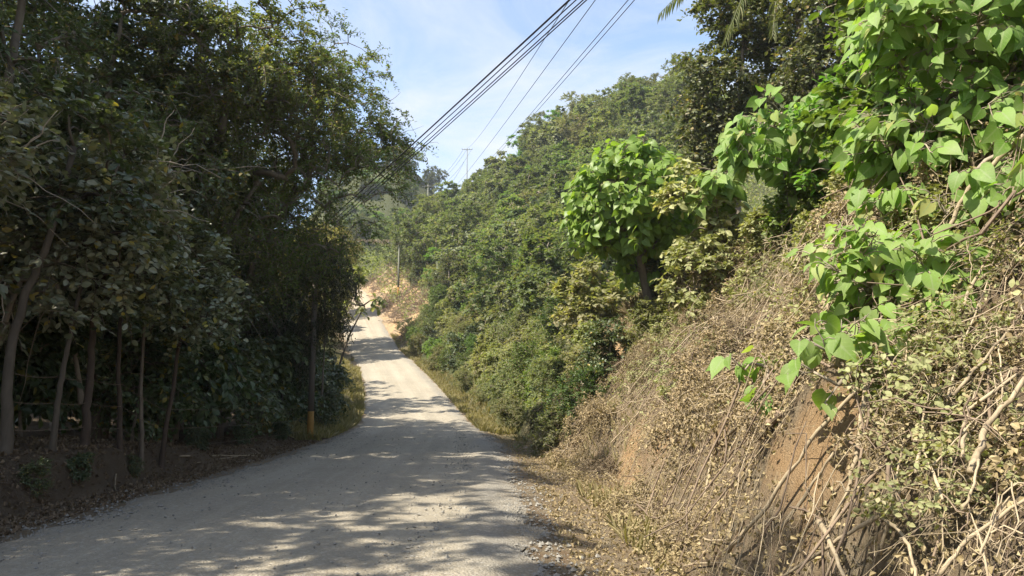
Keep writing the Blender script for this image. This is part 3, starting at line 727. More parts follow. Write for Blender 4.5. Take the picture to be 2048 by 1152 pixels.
# ------------------------------------------------------------------ right side: hill forest
GH = 'trees of the hillside forest'
rng = RG(500)
spots = []
def try_add(x, y, dmin):
    for (a_, b_, *_c) in spots:
        if (a_ - x) ** 2 + (b_ - y) ** 2 < dmin * dmin: return False
    return True
tries = 0
while len(spots) < 290 and tries < 30000:
    tries += 1
    y = 46 + 122 * rng.random() ** .8
    px = 770 + rng.random() * 640
    x = (px - 1024) / F_PX * y
    s = x - float(rx(y))
    if s < 9.0: continue
    if y > 150 and x + 28.5 + .31 * (y - 128) < 12: continue
    if not try_add(x, y, 2.9 + .008 * y): continue
    spots.append((x, y))
for (x, y) in spots:
    s = x - float(rx(y))
    k = rng.choice(5, p=[.28, .22, .2, .1, .2])
    tone = ('grey-green', 'dark oval-leaved', 'olive-brown', 'fresh green', 'broad spreading pale grey-green')[k]
    zone = 'on the lower slope right of the climbing road' if y < 85 else ('halfway up the wooded hill' if y < 130 else 'near the top of the wooded hill')
    K_hill[k].put(zplace(x, y, -.3), rng.random() * 6.28, rng.uniform(.62, 1.3) * (.8 if y < 80 else (.85 if (y > 118 and s < 42) else 1.0)), '%s tree %s' % (tone, zone), GH)
for (px, Y, sc, lab) in [(952, 157, 1.05, 'rounded tree on the ridge just right of the skyline pole'), (985, 155, 1.1, 'rounded tree on the ridge, second to the right of the skyline pole'), (905, 162, .95, 'tree on the ridge left of the skyline pole foot'), (1020, 154, 1.1, 'tree on the ridge where the close pair of power lines meets the hill')]:
    x = (px - 1024) / F_PX * Y; K_hill[1 if px % 2 else 4].put(zplace(x, Y, -.3), px * .7, sc, lab)
for i, (px, py, sc, lab) in enumerate([(60, 985, .55, 'small shaded weed on the low left bank below the thick leaning trunk'), (150, 960, .5, 'small shaded weed on the face of the low left bank, under the stout trunk'), (265, 955, .5, 'small shaded weed at the top of the low left bank by the thinnest trunk'), (400, 900, .6, 'low shaded weed at the forest edge behind the long pale stick'), (480, 890, .7, 'low shaded weed at the forest edge, midway to the pole'), (560, 878, .7, 'low shaded weed at the forest edge just left of the pole')]):
    b = hit(px, py); K_under[i % 2].put((b[0], b[1], b[2] - .08), i * 1.1, sc * .32, lab)
far = []
for i in range(60):
    y = rng.uniform(190, 262); px = rng.uniform(640, 915)
    x = (px - 1024) / F_PX * y
    K_hill[rng.choice(5)].put(zplace(x, y, -.3), rng.random() * 6.28, rng.uniform(.8, 1.25), 'distant tree on the far hill in the gap behind the hill pole', 'trees of the far hill')
for i in range(26):
    y = rng.uniform(70, 150); s = rng.uniform(-30, -7); x = float(rx(y)) + s
    K_hill[rng.choice(5)].put(zplace(x, y, -.3), rng.random() * 6.28, rng.uniform(.8, 1.2), 'tree on the left side of the climbing road, seen past the dark forest', 'trees left of the climb')

# roadside bushes along the right bank
GB = 'bushes along the right bank'
rng = RG(520)
bs = []
tries = 0
while len(bs) < 150 and tries < 20000:
    tries += 1
    y = 22 + 88 * rng.random() ** 1.35
    s = HW + 1.35 + rng.random() ** 1.2 * 11
    x = float(rx(y)) + s
    if y > 92 and s < 8.5: continue
    if y < 27 and s > 6.2: continue
    if y < 24 and s > 5.4: continue
    if all((a_ - x) ** 2 + (b_ - y) ** 2 > 1.75 ** 2 for (a_, b_) in bs): bs.append((x, y))
for (x, y) in bs:
    s = x - float(rx(y))
    k = rng.choice(6, p=[.24, .2, .22, .12, .12, .10])
    look = ('dusty green', 'dusty broad-leaved', 'brownish olive', 'fresh bright-green', 'feathery light-green', 'dark glossy')[k]
    zone = 'at the road edge' if s < 7.2 else 'higher up the slope'
    dist = 'just past the bare earth slip' if y < 45 else ('below the hill, before the climb' if y < 70 else 'beside the climbing road')
    sc = rng.uniform(.75, 1.2) * (1.0 if s > 7 else .8) * (1 if y > 30 else .6)
    K_bush[k].put(zplace(x, y, -.1), rng.random() * 6.28, sc, '%s bush %s, %s' % (look, zone, dist), GB)

for i, (px, py, k, sc, lab) in enumerate([(1045, 800, 0, .6, 'dusty bush at the ditch edge where the shade ends on the right'), (1105, 765, 1, .62, 'pale dusty bush left of the long dark leaning pole'), (1150, 700, 2, .6, 'brownish bush above the long dark leaning pole'),
     (1165, 770, 0, .45, 'small dusty bush beside the long dark leaning pole'), (1085, 850, 2, .4, 'small brownish bush at the foot of the bank by the slim upright stem'), (1195, 650, 1, .6, 'dusty bush just left of the bare earth slip'), (1120, 660, 4, .7, 'feathery bush below and left of the round tree'),
     (1225, 570, 2, .7, 'olive bush in the shade under the left side of the round tree'), (1010, 770, 2, .6, 'brown-olive bush at the road edge by the end of the grass verge'), (960, 740, 0, .7, 'dusty bush behind the grass verge'), (1180, 590, 0, .7, 'dull green bush below the round tree crown')]):
    b = hit(px, py); K_bush[k].put((b[0], b[1], b[2] - .35 * sc), i * 1.3, sc, lab)
# round heart-leaved tree
b = at(1302, 592, 20.5); b[2] = gz(b[0], b[1])
c_ = at(1252, 400, 20.0) - b
trk = [np.array([0, 0, -.3]), np.array([-.05, 0, .7]), np.array([-.12, -.05, 1.5]), c_ * np.array([.8, 1, 1]) + np.array([0, 0, -.3]), c_ + np.array([0, 0, .6])]
K_round = heart_plant(0, 'round_broadleaf_tree', 'tree', 'leaf_heart', trk, [(c_[0], c_[1], c_[2] + .05, 1.45, 1.4, 1.35), (c_[0] + .1, c_[1], c_[2] + .75, .95, .95, .9), (c_[0] - .45, c_[1], c_[2] - .5, 1.05, 1.1, .75), (c_[0] + .85, c_[1], c_[2] - .2, 1.15, 1.1, .9), (c_[0] + .5, c_[1], c_[2] - 1.0, 1.0, 1.0, .5), (c_[0] - .75, c_[1], c_[2] - 1.0, .7, .8, .5), (c_[0] + 1.1, c_[1], c_[2] - .9, .8, .8, .6), (c_[0] + .35, c_[1] + .4, c_[2] - 1.55, .8, .7, .5)],
                      400, .245, .16, 'crown', 'trunk', 3, 3, 'bark_grey', .72, .3)
TB = b.copy()
K_bush[5].put(zplace(TB[0] - 1.0, TB[1] + .7, -.3), 1.0, .62, 'dark glossy bush in the shade just left of the round tree trunk')
K_bush[5].put(zplace(TB[0] + .5, TB[1] + 1.0, -.2), 3.0, .72, 'dark glossy bush in the shade right behind the round tree trunk')
K_bush[4].put(zplace(TB[0] - 1.9, TB[1] + .2, -.3), 4.0, .55, 'feathery light bush below the left edge of the round tree crown')
K_bush[0].put(zplace(TB[0] + .05, TB[1] - .9, -.25), 2.0, .52, 'low dusty bush in front of the foot of the round tree trunk')
K_bush[5].put(zplace(TB[0] + .9, TB[1] + .1, -.2), 5.0, .5, 'dark glossy bush in the shade just right of the round tree trunk')
K_round.put(tuple(b), 0, 1, 'round bright-green tree with large heart-shaped leaves, alone on the bank edge')

# heart-leaved shrubs up the right bank:  (px,py of centre, Y, half-size m (x,z), n, leaf, label)
def heart_clump(i, cpx, cpy, Y, rx_, rz_, ncl, leaf, label, mat='leaf_heart_dusty', lobes=None, twigs=3, lpt=3, off=.3):
    c = at(cpx, cpy, min(Y, hit(cpx, cpy)[1] - off))
    bx, by = c[0] + .2, c[1] + .25
    bz = gz(bx, by)
    base = np.array([bx, by, bz])
    r = c - base
    L = [(r[0], r[1], r[2], rx_, min(rx_, .8), rz_)]
    for (px, py, dy, a_, b_) in (lobes or []):
        q = at(px, py, min(Y + dy, hit(px, py)[1] - off)) - base; L.append((q[0], q[1], q[2], a_, min(a_, .8), b_))
    trk = [np.array([0, 0, -.3]), r * .35 + np.array([.1, .1, 0]), r * .7, r]
    k = heart_plant(10 + i, 'heart_leaved_shrub', 'shrub', mat, trk, L, ncl, leaf, .025, twigs=twigs, lpt=lpt, shell=.35, twl=.3)
    return k.put(tuple(base), 0, 1, label)
heart_clump(0, 1560, 260, 13.5, .8, .55, 84, .25, 'heart-leaved shrub on the bank top between the round tree and the tall vine-hung trees', lobes=[(1500, 300, 0, .35, .5), (1640, 235, .2, .7, .4), (1730, 200, .3, .5, .35), (1600, 330, -.2, .5, .3)])
heart_clump(1, 1930, 40, 6.4, .75, .5, 115, .165, 'heart-leaved shrub hanging in from the top right corner', lobes=[(1780, 30, 0, .25, .3), (1990, 120, -.2, .4, .3), (1850, 20, .3, .5, .4)])
heart_clump(2, 1860, 300, 6.9, .55, .5, 115, .17, 'heart-leaved shrub at the right edge, above the arching dry branch', lobes=[(1800, 260, 0, .3, .4), (1950, 270, .1, .5, .35), (1810, 380, -.2, .25, .35), (2030, 320, 0, .3, .3)])
heart_clump(3, 1780, 540, 7.2, .5, .3, 86, .145, 'dusty heart-leaved plant sprawling down the middle of the brush pile', lobes=[(1700, 500, 0, .2, .15), (1850, 580, 0, .28, .25), (1715, 600, -.1, .14, .3), (1690, 690, -.15, .1, .28), (1820, 640, 0, .25, .2), (1760, 610, 0, .2, .2), (1880, 470, .1, .2, .22), (1850, 690, -.1, .12, .2)])
heart_clump(4, 1545, 735, 9.4, .28, .25, 9, .24, 'small clump of heart-shaped leaves alone on the dry slope', twigs=2, lpt=2, off=.6)
heart_clump(5, 1675, 730, 7.9, .2, .18, 8, .19, 'small bunch of heart-shaped leaves right of the lone small clump', twigs=2, lpt=2, off=.5)
heart_clump(6, 1430, 385, 17.5, .5, .3, 14, .33, 'low heart-leaved shrub behind the sapling with yellowish dusty leaflets')
# leafy trees behind the top right shrubs
K_small = [bush(10, 'leaf_weed', 2.2, 1.1, .13, T_OVAL, 100, 6, 7), bush(11, 'leaf_fresh', 2.2, 1.1, .13, T_OVAL, 100, 6, 7)]
b = at(2010, 150, 7.8); K_small[1].put((b[0], b[1], b[2] - 1.3), .5, 1.0, 'fine-leaved green bush behind the hanging heart leaves at the right edge')
b = at(1760, 300, 11.5); K_small[1].put((b[0], b[1], gz(b[0], b[1])), 2.5, 1.0, 'yellow-green bush tucked between two heart-leaved shrubs')
b = at(1830, 180, 10.5); K_small[1].put((b[0], b[1], gz(b[0], b[1])), 4.5, 1.35, 'dark leafy bush in shade behind the upper heart-leaved shrubs')
b = at(1950, 220, 9.5); K_small[1].put((b[0], b[1], gz(b[0], b[1])), 1.5, 1.45, 'leafy bush at the right edge, hung with heart-leaved stems')

# tall vine-hung trees
def tall_tree(i, base, top, lobes, leafmat, label, ncl=260, leaf=.16):
    b = np.array(base, float); b[2] = gz(b[0], b[1])
    t_ = np.array(top) - b
    L = [(*(at(px, py, Y) - b), a_ * 1.3, a_ * 1.3, c2 * 1.25) for (px, py, Y, a_, c2) in lobes]
    k = kind_from('tall_vine_tree', 'tree', 'bark_grey', leafmat, rng=RG(340 + i), trunk=[(0, 0, -.4), t_ * .3 + np.array([.15, 0, 0]), t_ * .6 - np.array([.1, 0, 0]), t_], r0=.14, r1=.05, lobes=L, ncl=ncl, twigs=6, twl=.6, lpt=8, leaf=leaf, T=T_OVAL, limb_r=.009, shell=.3, hang=.25)
    return k.put(tuple(b), 0, 1, label)
M['leaf_tall'] = leaf_mat('tall_tree_leaf', (.062, .08, .026), (.155, .155, .066), (.27, .20, .09), .34, .45, .45, .12)
tall_tree(0, at(1445, 350, 27), at(1500, -60, 27), [(1405, 140, 27, .7, .8), (1385, 230, 27, .6, .7), (1410, 330, 27, .6, .7), (1450, 20, 27, .9, .9), (1440, 180, 27, 1.1, 1.1), (1500, 60, 27, 1.2, 1.0), (1420, 270, 27, .7, .9), (1510, 200, 27, .9, .8), (1560, 120, 27, .8, .9), (1470, -60, 27, 1.3, 1.2), (1400, 220, 27, .6, .5)], 'leaf_tall', 'tall dark tree hung with vines, its lit left side against the sky', 560)
tall_tree(1, at(1620, 300, 24), at(1640, -100, 24), [(1640, 30, 24, 1.0, 1.0), (1610, 130, 24, .9, .8), (1690, 100, 24, .9, .9), (1650, -110, 24, 1.2, 1.1), (1720, 20, 24, .8, 1.0), (1640, 210, 24, .7, .6), (1740, 170, 24, .7, .5)], 'leaf_tall', 'tall vine-draped tree right of the one against the sky, behind heart-leaved shrubs', 400)
tall_tree(2, at(1850, 300, 20), at(1850, -200, 20), [(1800, 30, 20, 1.0, 1.0), (1880, -60, 20, 1.2, 1.2), (1950, 60, 20, 1.0, 1.0), (1780, 120, 20, .7, .8), (1980, 180, 20, .9, .8), (1860, 150, 20, .9, .8)], 'leaf_tall', 'tall shady tree behind the heart-leaved shrubs in the top right corner', 360)
# palm whose fronds hang in from above
def palm():
    c = at(1575, -190, 25.5)
    b = np.array([c[0] + .6, c[1] + .8, 0]); b[2] = gz(b[0], b[1])
    root = empty('palm_tree', tuple(b), 'palm whose fronds hang into the top of the picture beside the tall vine-hung trees', 'palm')
    g = Geo(); t_ = c - b
    tubes(g, np.array([(0, 0, -.3), t_ * .3 + np.array([.2, 0, 0]), t_ * .65 + np.array([.15, 0, 0]), t_]), np.array([.17, .13, .12, .13]), 10)
    link('trunk', g.mesh('palm_trunk', True), M['bark_grey'], root)
    rg = RG(77)
    tips = [at(1318, 28, 24.0), at(1450, 80, 24.2), at(1545, 72, 24.4), at(1610, 30, 26), at(1340, -290, 25.5), at(1790, -300, 25.5), at(1480, -380, 27), at(1640, -360, 24)]
    for i, tp in enumerate(tips):
        a = t_; e = tp - b
        mid = (a + e) / 2 + np.array([0, 0, .45 if e[2] < t_[2] else .9])
        u = np.linspace(0, 1, 26)[:, None]
        P = a * (1 - u) ** 2 + 2 * mid * u * (1 - u) + e * u ** 2
        g = Geo(); tubes(g, P, np.linspace(.03, .006, 26), 4)
        tan = norm(np.gradient(P, axis=0))
        m = 90; uu = np.linspace(.12, 1, m); pos = np.stack([np.interp(uu, u[:, 0], P[:, k]) for k in range(3)], 1); tg = np.stack([np.interp(uu, u[:, 0], tan[:, k]) for k in range(3)], 1)
        sd = norm(np.cross(tg, np.array([0, 0, 1.]) + rg.normal(size=(m, 3)) * .1)) * np.where(np.arange(m) % 2 == 0, 1, -1)[:, None]
        ld = norm(tg * .55 + sd * .6 + np.array([0, 0, -.75]) + rg.normal(size=(m, 3)) * .08)
        leaves(g, T_LONG, pos, ld, norm(sd * .2 + np.array([0, -.6, .6])), .75 * np.sin(np.clip(uu * 2.6, .5, 2.7)) * (.85 + .3 * rg.random(m)), rg, .45)
        link('frond', g.mesh('palm_frond'), M['leaf_palm'], root)
palm()

# compound-leaved sapling and dusty weeds on the bank
K_sap = kind_from('dusty_sapling', 'sapling', 'bark_pale', 'leaf_weed', crown='foliage', trunkname='stems', rng=RG(360), trunk=[(0, 0, -.2), (0, 0, .8), (.05, 0, 1.6), (.05, 0, 2.2)], r0=.03, r1=.012,
                  lobes=[(0, 0, 2.0, .75, .8, .3), (-.5, 0, 1.6, .5, .6, .3), (.4, 0, 1.3, .6, .6, .3), (0, 0, .8, .6, .6, .3)], ncl=52, twigs=4, twl=.5, lpt=9, leaf=.17, T=T_OVAL, droop=.35, leaf_down=.35, side=1.2, wid=.9)
b = hit(1420, 540); K_sap.put((b[0], b[1], b[2] - .1), .2, 1.15, 'sapling with yellowish dusty leaflets in front of the round tree')
b = hit(1345, 480); b = at(1390, 600, 17.5); K_sap.put((b[0], b[1], gz(b[0], b[1])), 2.2, .8, 'smaller dusty sapling beside the shaded trunk of the round tree')
def top_at(px, back=.7):
    ys = np.linspace(5, 30, 600); hb = np.interp(ys, [4, 9, 17, 21, 27], [3.9, 4.2, 5.0, 4.3, 3.4])
    xs = rx(ys) + HW + 1.25 + .35 * sstep(26, 16, ys) + hb / 1.5 + back
    r = ray(px, 420); k = int(np.argmin(np.abs(xs / ys - r[0] / r[1])))
    return xs[k], ys[k]
for i, (px, back, k, sc, lab) in enumerate([(1440, .3, 0, .75, 'leafy yellow-green bush on the bank top behind the sapling'), (1500, .2, 0, .62, 'dusty yellow-green bush on the bank top just left of the cut stump'), (1560, .3, 0, .7, 'dusty yellow-green bush on the bank top just right of the cut stump'), (1610, .5, 1, .75, 'fresh green bush on the bank top above the dry straight pole'),
    (1660, .3, 0, .62, 'dusty leafy bush on the bank top, second to the right of the cut stump'), (1715, .4, 0, .62, 'dusty leafy bush on the bank top left of the right-hand heart-leaved shrub'), (1780, .5, 1, .7, 'fresh green bush on the bank top behind the right-hand heart-leaved shrub'), (1850, .6, 0, .7, 'dusty bush on the bank top behind the arching dry branch'), (1930, .7, 1, .75, 'fresh green bush at the right edge of the bank top')]):
    x, y = top_at(px, back); K_small[k].put(zplace(x, y, -.25), i * 1.7, sc, lab)
for i, (px, py, k, sc, lab) in enumerate([(1450, 500, 0, .5, 'dusty bush on the slope just below the sapling'), (1330, 580, 0, .6, 'dusty small bush right of the round tree trunk'),
    (1265, 610, 1, .85, 'shaded green bush around the foot of the round tree'), (1330, 660, 0, .45, 'pale dusty bush hanging at the right side of the bare earth slip'), (1950, 480, 0, .35, 'dusty low bush below the arching branch at the right edge')]):
    b = hit(px, py); K_small[k].put((b[0], b[1] + .2, b[2] - .3 * sc), i * 1.7, sc, lab)
rng = RG(545)
for i in range(34):
    y = rng.uniform(9, 34); x = float(rx(y)) + HW + 1.6 + 3.2 + rng.uniform(1.2, 9)
    K_small[i % 2].put(zplace(x, y, -.2), rng.random() * 6.28, rng.uniform(.6, 1.1), 'leafy bush on the level ground behind the bank top, under the tall trees', 'bushes behind the bank top')
K_weed = []
for i in range(3):
    K_weed.append(kind_from('dusty_weed', 'weed', 'dry_wood', ('leaf_weed', 'leaf_weed', 'leaf_bush')[i], crown='foliage', trunkname='stems', rng=RG(370 + i), trunk=[(0, 0, -.1), (.02, 0, .15), (.05, 0, .3), (.05, 0, .45)], r0=.008, r1=.005,
                            lobes=[(0, 0, .4, .45, .45, .28), (.3, .1, .22, .35, .35, .18), (-.3, 0, .25, .35, .35, .18)], ncl=22, twigs=3, twl=.24, lpt=6, leaf=(.05, .065, .05)[i], T=T_OVAL, limb_r=.0035, twr=.003, shell=.2))
GW = 'dusty weeds on the dry bank'
rng = RG(530)
weed_px = [(1900, 830), (1950, 880), (2000, 920), (1860, 900), (1920, 970), (1990, 1010), (1840, 840), (2020, 830), (2030, 760), (1960, 760), (1880, 760), (1830, 1000), (1900, 1060), (2010, 1090), (1320, 690), (1300, 720), (1340, 660), (1370, 620), (1330, 640), (1400, 600),
           (1560, 420), (1610, 390), (1650, 370), (1700, 400), (1740, 380), (1600, 350), (1680, 330), (1560, 370), (1500, 400), (1480, 540), (1530, 560), (1590, 610), (1610, 780), (1900, 690), (1950, 650), (2010, 640), (2020, 560), (1950, 560), (1900, 620), (1850, 700), (1980, 700), (1760, 790), (1440, 640), (1300, 790), (1180, 770), (1220, 790), (1150, 800), (2040, 690), (1870, 500), (1720, 430), (1460, 480), (1640, 420), (1580, 460), (1380, 690), (1350, 740), (1410, 660), (1440, 700), (1370, 780), (1290, 760), (1480, 610), (1450, 570), (1520, 600), (1550, 640), (1590, 560), (1500, 520), (1570, 500), (1640, 500), (1330, 600), (1470, 740), (1200, 840), (1250, 800), (1620, 680), (1560, 560)]
def zone_of(px, py):
    if py < 470: return 'along the top of the bank'
    if px > 1800: return 'at the right edge of the picture' if py < 800 else 'in the lower right corner of the bank'
    if px < 1450: return 'beside the bare earth slip'
    return 'in the middle of the brush-covered slope'
for i, (px, py) in enumerate(weed_px):
    if px > 1780 and py > 600 and i % 3: continue
    for j in range(1 + (i % 3 == 0)):
        qx, qy = px + rng.uniform(-22, 22) * (1 + j), py + rng.uniform(-18, 18) * (1 + j)
        b = hit(qx, qy)
        k = rng.choice(3, p=[.45, .35, .2])
        K_weed[k].put((b[0], b[1], b[2] - .05), (rng.uniform(-.2, .2), rng.uniform(-.6, -.1), rng.random() * 6.28), rng.uniform(.6, 1.05) * (.8 if px > 1780 else 1), '%s weed with small leaves %s' % (('yellowish dusty', 'larger-leaved dusty', 'dull green')[k], zone_of(px, py)), GW)

K_dead = [kind_from('dead_shrub', 'dead shrub', 'dry_wood', ('leaf_dry', 'leaf_dead')[i], crown='dead_leaves', trunkname='stems', rng=RG(385 + i), trunk=[(0, 0, -.1), (.02, 0, .12), (.05, 0, .25), (.05, 0, .35)], r0=.009, r1=.005,
                    lobes=[(0, 0, .3, .5, .5, .22), (.3, .1, .15, .4, .4, .15), (-.3, 0, .2, .4, .4, .15)], ncl=46, twigs=5, twl=.26, lpt=4, leaf=.05, T=T_CRUMP, limb_r=.0035, twr=.0032, shell=.1, hang=.3) for i in range(2)]
rng = RG(535)
n_ = 0
while n_ < 92:
    y = 4.4 + 21 * rng.random() ** 1.3; x = float(rx(y)) + HW + rng.uniform(1.5, 5.4)
    if any((x - q[0]) ** 2 + (y - q[1]) ** 2 < (r * .8) ** 2 for q, r in BARE_P): continue
    s = x - float(rx(y)) - HW
    if y < 9 and s > 2.6 + (y - 4.4) * .3: continue
    K_dead[rng.choice(2, p=[.75, .25])].put(zplace(x, y, -.02), (rng.uniform(-.2, .2), rng.uniform(-.8, -.3), rng.random() * 6.28), rng.uniform(.7, 1.35) * min(1.0, .35 + y / 18), 'dead brown shrub with curled leaves ' + ('low on the right bank near the ditch' if s < 2.8 else 'high on the brush-covered right bank'), 'dead shrubs on the right bank')
    n_ += 1
# ------------------------------------------------------------------ dry brush, litter, grass, stones
def bank_normal(p, e=.15):
    x, y = p[:, 0], p[:, 1]
    dx = (ground(x + e, y) - ground(x - e, y)) / (2 * e); dy = (ground(x, y + e) - ground(x, y - e)) / (2 * e)
    return norm(np.stack([-dx, -dy, np.ones_like(dx)], -1))
def not_bare(p, rng, keep=.1):
    k = np.ones(len(p), bool)
    for q, r in BARE_P:
        d = np.linalg.norm(p - q, axis=1) + .25 * r * fbm(p[:, 0] * 2.2, p[:, 1] * 2.2, 77, 3)
        k &= ~((d < .8 * r) & (rng.random(len(p)) > keep))
    return p[k]
def bank_points(rng, n, y0, y1, t0, t1, yp=1.4):
    y = y0 + (y1 - y0) * rng.random(n) ** yp
    s = HW + t0 + (t1 - t0) * rng.random(n)
    x = rx(y) + s
    return np.stack([x, y, ground(x, y)], -1)
def brush(n, seed, y0, y1, t0, t1, lmin, lmax, rad, lift, down=1.0, cseed=0, thr=-9.):
    rng = RG(seed); p = bank_points(rng, n, y0, y1, t0, t1)
    p = p[fbm(p[:, 0] * .9, p[:, 1] * .9, cseed, 3) > thr]; p = not_bare(p, rng, .22); n = len(p); nm = bank_normal(p)
    dn = norm(np.array([0, 0, -1.]) - nm * (nm @ np.array([0, 0, -1.]))[:, None])
    if down == 0: dn = np.array([[0, 0, -1.]]) * (rng.random((n, 1)) < .35)
    d = norm(dn * (down if down else 1.3) * np.where(rng.random(n) < .85, 1, .1)[:, None] + rng.normal(size=(n, 3)) * .6 + np.array([0, -.25, 0]))
    L = lmin + (lmax - lmin) * rng.random(n) ** 2
    K = 7; u = np.linspace(-.5, .5, K)
    P = p[:, None] + d[:, None] * (L[:, None] * u)[..., None] + rng.normal(size=(n, K, 3)) * .022 * L[:, None, None]
    P = P + (norm(rng.normal(size=(n, 3))) * (L * .45)[:, None])[:, None] * ((u * 2) ** 2)[None, :, None] * .6
    gzv = ground(P[..., 0], P[..., 1])
    lf = lift * rng.random((n, 1)) ** 1.7
    P[..., 2] = np.maximum(P[..., 2], gzv + .01) * .5 + (gzv + .02) * .5
    P = P + nm[:, None] * lf[..., None]
    R = rad * (.35 + 1.0 * rng.random((n, 1)) ** 3) * np.array([1, .97, .94, .9, .8, .68, .5])[None]
    g = Geo(); tubes(g, P, R, 4, rng.random(n), cap=False)
    return g
def clump(p, seed, thr, sc=.9):
    return fbm(p[:, 0] * sc, p[:, 1] * sc, seed, 3) > thr
g = brush(1050, 600, 6.8, 18, 2.6, 5.6, .5, 2.2, .011, .5, .55, 641, -.1)
tag(link('dry_brush', g.mesh('dry_brush', True), M['dry_wood']), 'tangle of dry cut branches covering the upper right bank', 'brush', kind='stuff')
g = brush(1000, 601, 4.2, 24, 1.5, 5.6, .4, 1.8, .013, .35, .45, 642, -.15)
tag(link('dark_brush', g.mesh('dark_brush', True), M['dry_dark']), 'darker dead stems under the dry branches of the right bank', 'brush', kind='stuff')
g = brush(11000, 602, 3.2, 27, 1.2, 6.4, .10, .75, .0042, .34, .0, 643, -.2)
tag(link('fine_twigs', g.mesh('fine_twigs', True), M['dry_wood']), 'fine dead twigs and vines matted over the dry right bank', 'brush', kind='stuff')
def litter(n, seed, y0, y1, t0, t1, size, mat, name, label, T=T_CRUMP, lift=.05, lr=1.0, yp=1.5):
    rng = RG(seed); p = bank_points(rng, n, y0, y1, t0, t1, yp); p = not_bare(p, rng, .45); n = len(p)
    if lr < 0: p[:, 0] = rx(p[:, 1]) - (p[:, 0] - rx(p[:, 1])); p[:, 2] = ground(p[:, 0], p[:, 1])
    nm = bank_normal(p)
    pos = p + nm * (lift * rng.random(n) ** 1.3)[:, None]
    g = Geo(); leaves(g, T, pos, rdir(rng, n), norm(nm + rng.normal(size=(n, 3)) * .6), size * (.5 + rng.random(n)), rng)
    return tag(link(name, g.mesh(name), M[mat]), label, 'litter', kind='stuff')
litter(64000, 610, 3.2, 28, .9, 6.4, .042, 'leaf_dry', 'leaf_litter', 'dead curled leaves caught among the twigs of the right bank', lift=.22)
litter(9000, 611, 4.0, 34, .1, 1.6, .05, 'leaf_dry', 'verge_litter', 'dry fallen leaves on the right verge', lift=.02)
litter(30000, 612, 6.0, 30, .05, 3.4, .06, 'leaf_dead', 'bank_litter', 'fallen leaves along the foot of the low left bank', lr=-1, lift=.03)
litter(9000, 613, 3.2, 28, 2.2, 9, .05, 'leaf_weed', 'creeper_leaves', 'sparse dusty creeper leaves over the right bank', T=T_OVAL, lift=.30)
g = brush(9000, 603, 3.2, 27, 1.2, 6.4, .10, .6, .004, .26, .1, 644, -.3)
tag(link('dead_vines', g.mesh('dead_vines', True), M['dry_dark']), 'dark fine dead vines matted under the twigs of the right bank', 'brush', kind='stuff')
# undergrowth filling the slope between the bushes
rng = RG(620); n = 150000
y = 26 + 140 * rng.random(n) ** 1.2; s = HW + 1.8 + 80 * rng.random(n) ** 1.6
k_ = ~((y > 90) & (y < 136) & (s < 8) & (rng.random(n) < .8)); y = y[k_]; s = s[k_]; n = len(y)
x = rx(y) + s; p = np.stack([x, y, ground(x, y)], -1)
cl = fbm(x * .35, y * .35, 91, 3)
p[:, 2] += rng.random(n) * (.5 + .8 * np.clip(cl, 0, 1)) * np.minimum(2.2, y / 45)
g = Geo(); leaves(g, T_SMALL, p, norm(rdir(rng, n) + np.array([0, 0, .2])), norm(rdir(rng, n) * .7 + np.array([-.2, 0, .8])), (.10 + .0027 * y) * (.7 + .6 * rng.random(n)), rng)
tag(link('undergrowth', g.mesh('undergrowth'), M['leaf_bush']), 'low leafy undergrowth covering the slope between the bushes', 'undergrowth', kind='stuff')
rng = RG(625); n = 5000
y = 86 + 46 * rng.random(n); s = HW + .8 + 6.5 * rng.random(n); x = rx(y) + s; p = np.stack([x, y, ground(x, y)], -1)
p = p[fbm(p[:, 0] * .4, p[:, 1] * .4, 81, 3) > -.25]; n = len(p); L = .5 + 1.2 * rng.random(n)
d = norm(rng.normal(size=(n, 3)) * np.array([.6, .6, .5]) + np.array([-.25, 0, -.1]))
P = p[:, None] + np.array([-.1, 0, .35]) * rng.random((n, 1, 1)) + d[:, None] * (L[:, None] * np.linspace(0, 1, 3))[..., None]
g = Geo(); tubes(g, P, np.full((n, 3), .028), 3, rng.random(n), cap=False)
tag(link('cutting_vines', g.mesh('cutting_vines'), M['dry_dark']), 'brown dead vines hanging over the earth cutting beside the climbing road', 'brush', kind='stuff')
# verge grass
def grass(n, seed, y0, y1, t0, t1, hgt, lr, name, label, thr=-.2, sc=.4):
    rng = RG(seed); p = bank_points(rng, n, y0, y1, t0, t1, 1.15)
    if lr < 0: p[:, 0] = rx(p[:, 1]) - (p[:, 0] - rx(p[:, 1])); p[:, 2] = ground(p[:, 0], p[:, 1])
    keep = fbm(p[:, 0] * sc, p[:, 1] * sc, seed, 3) > thr
    p = p[keep]; n = len(p)
    d = norm(rng.normal(size=(n, 3)) * np.array([.5, .5, .1]) + np.array([0, 0, 1.]))
    g = Geo(); leaves(g, T_LONG, p - np.array([0, 0, .02]), d, rdir(rng, n) * np.array([1, 1, .2]), hgt * (.4 + .9 * rng.random(n)), rng, .35 + 0 * .1)
    return tag(link(name, g.mesh(name), M['grass']), label, 'grass', kind='stuff')
grass(24000, 630, 34, 95, -.15, 1.3, .34, 1, 'verge_grass', 'pale grass along the right edge of the climbing road', -.6)
grass(24000, 631, 27, 78, .0, 2.8, .42, -1, 'shoulder_grass', 'grass on the left road edge behind the yellow-based pole', -.5)
grass(5000, 632, 4.5, 30, .9, 2.6, .30, 1, 'ditch_grass', 'sparse grass tufts at the foot of the dry right bank', .25, .9)
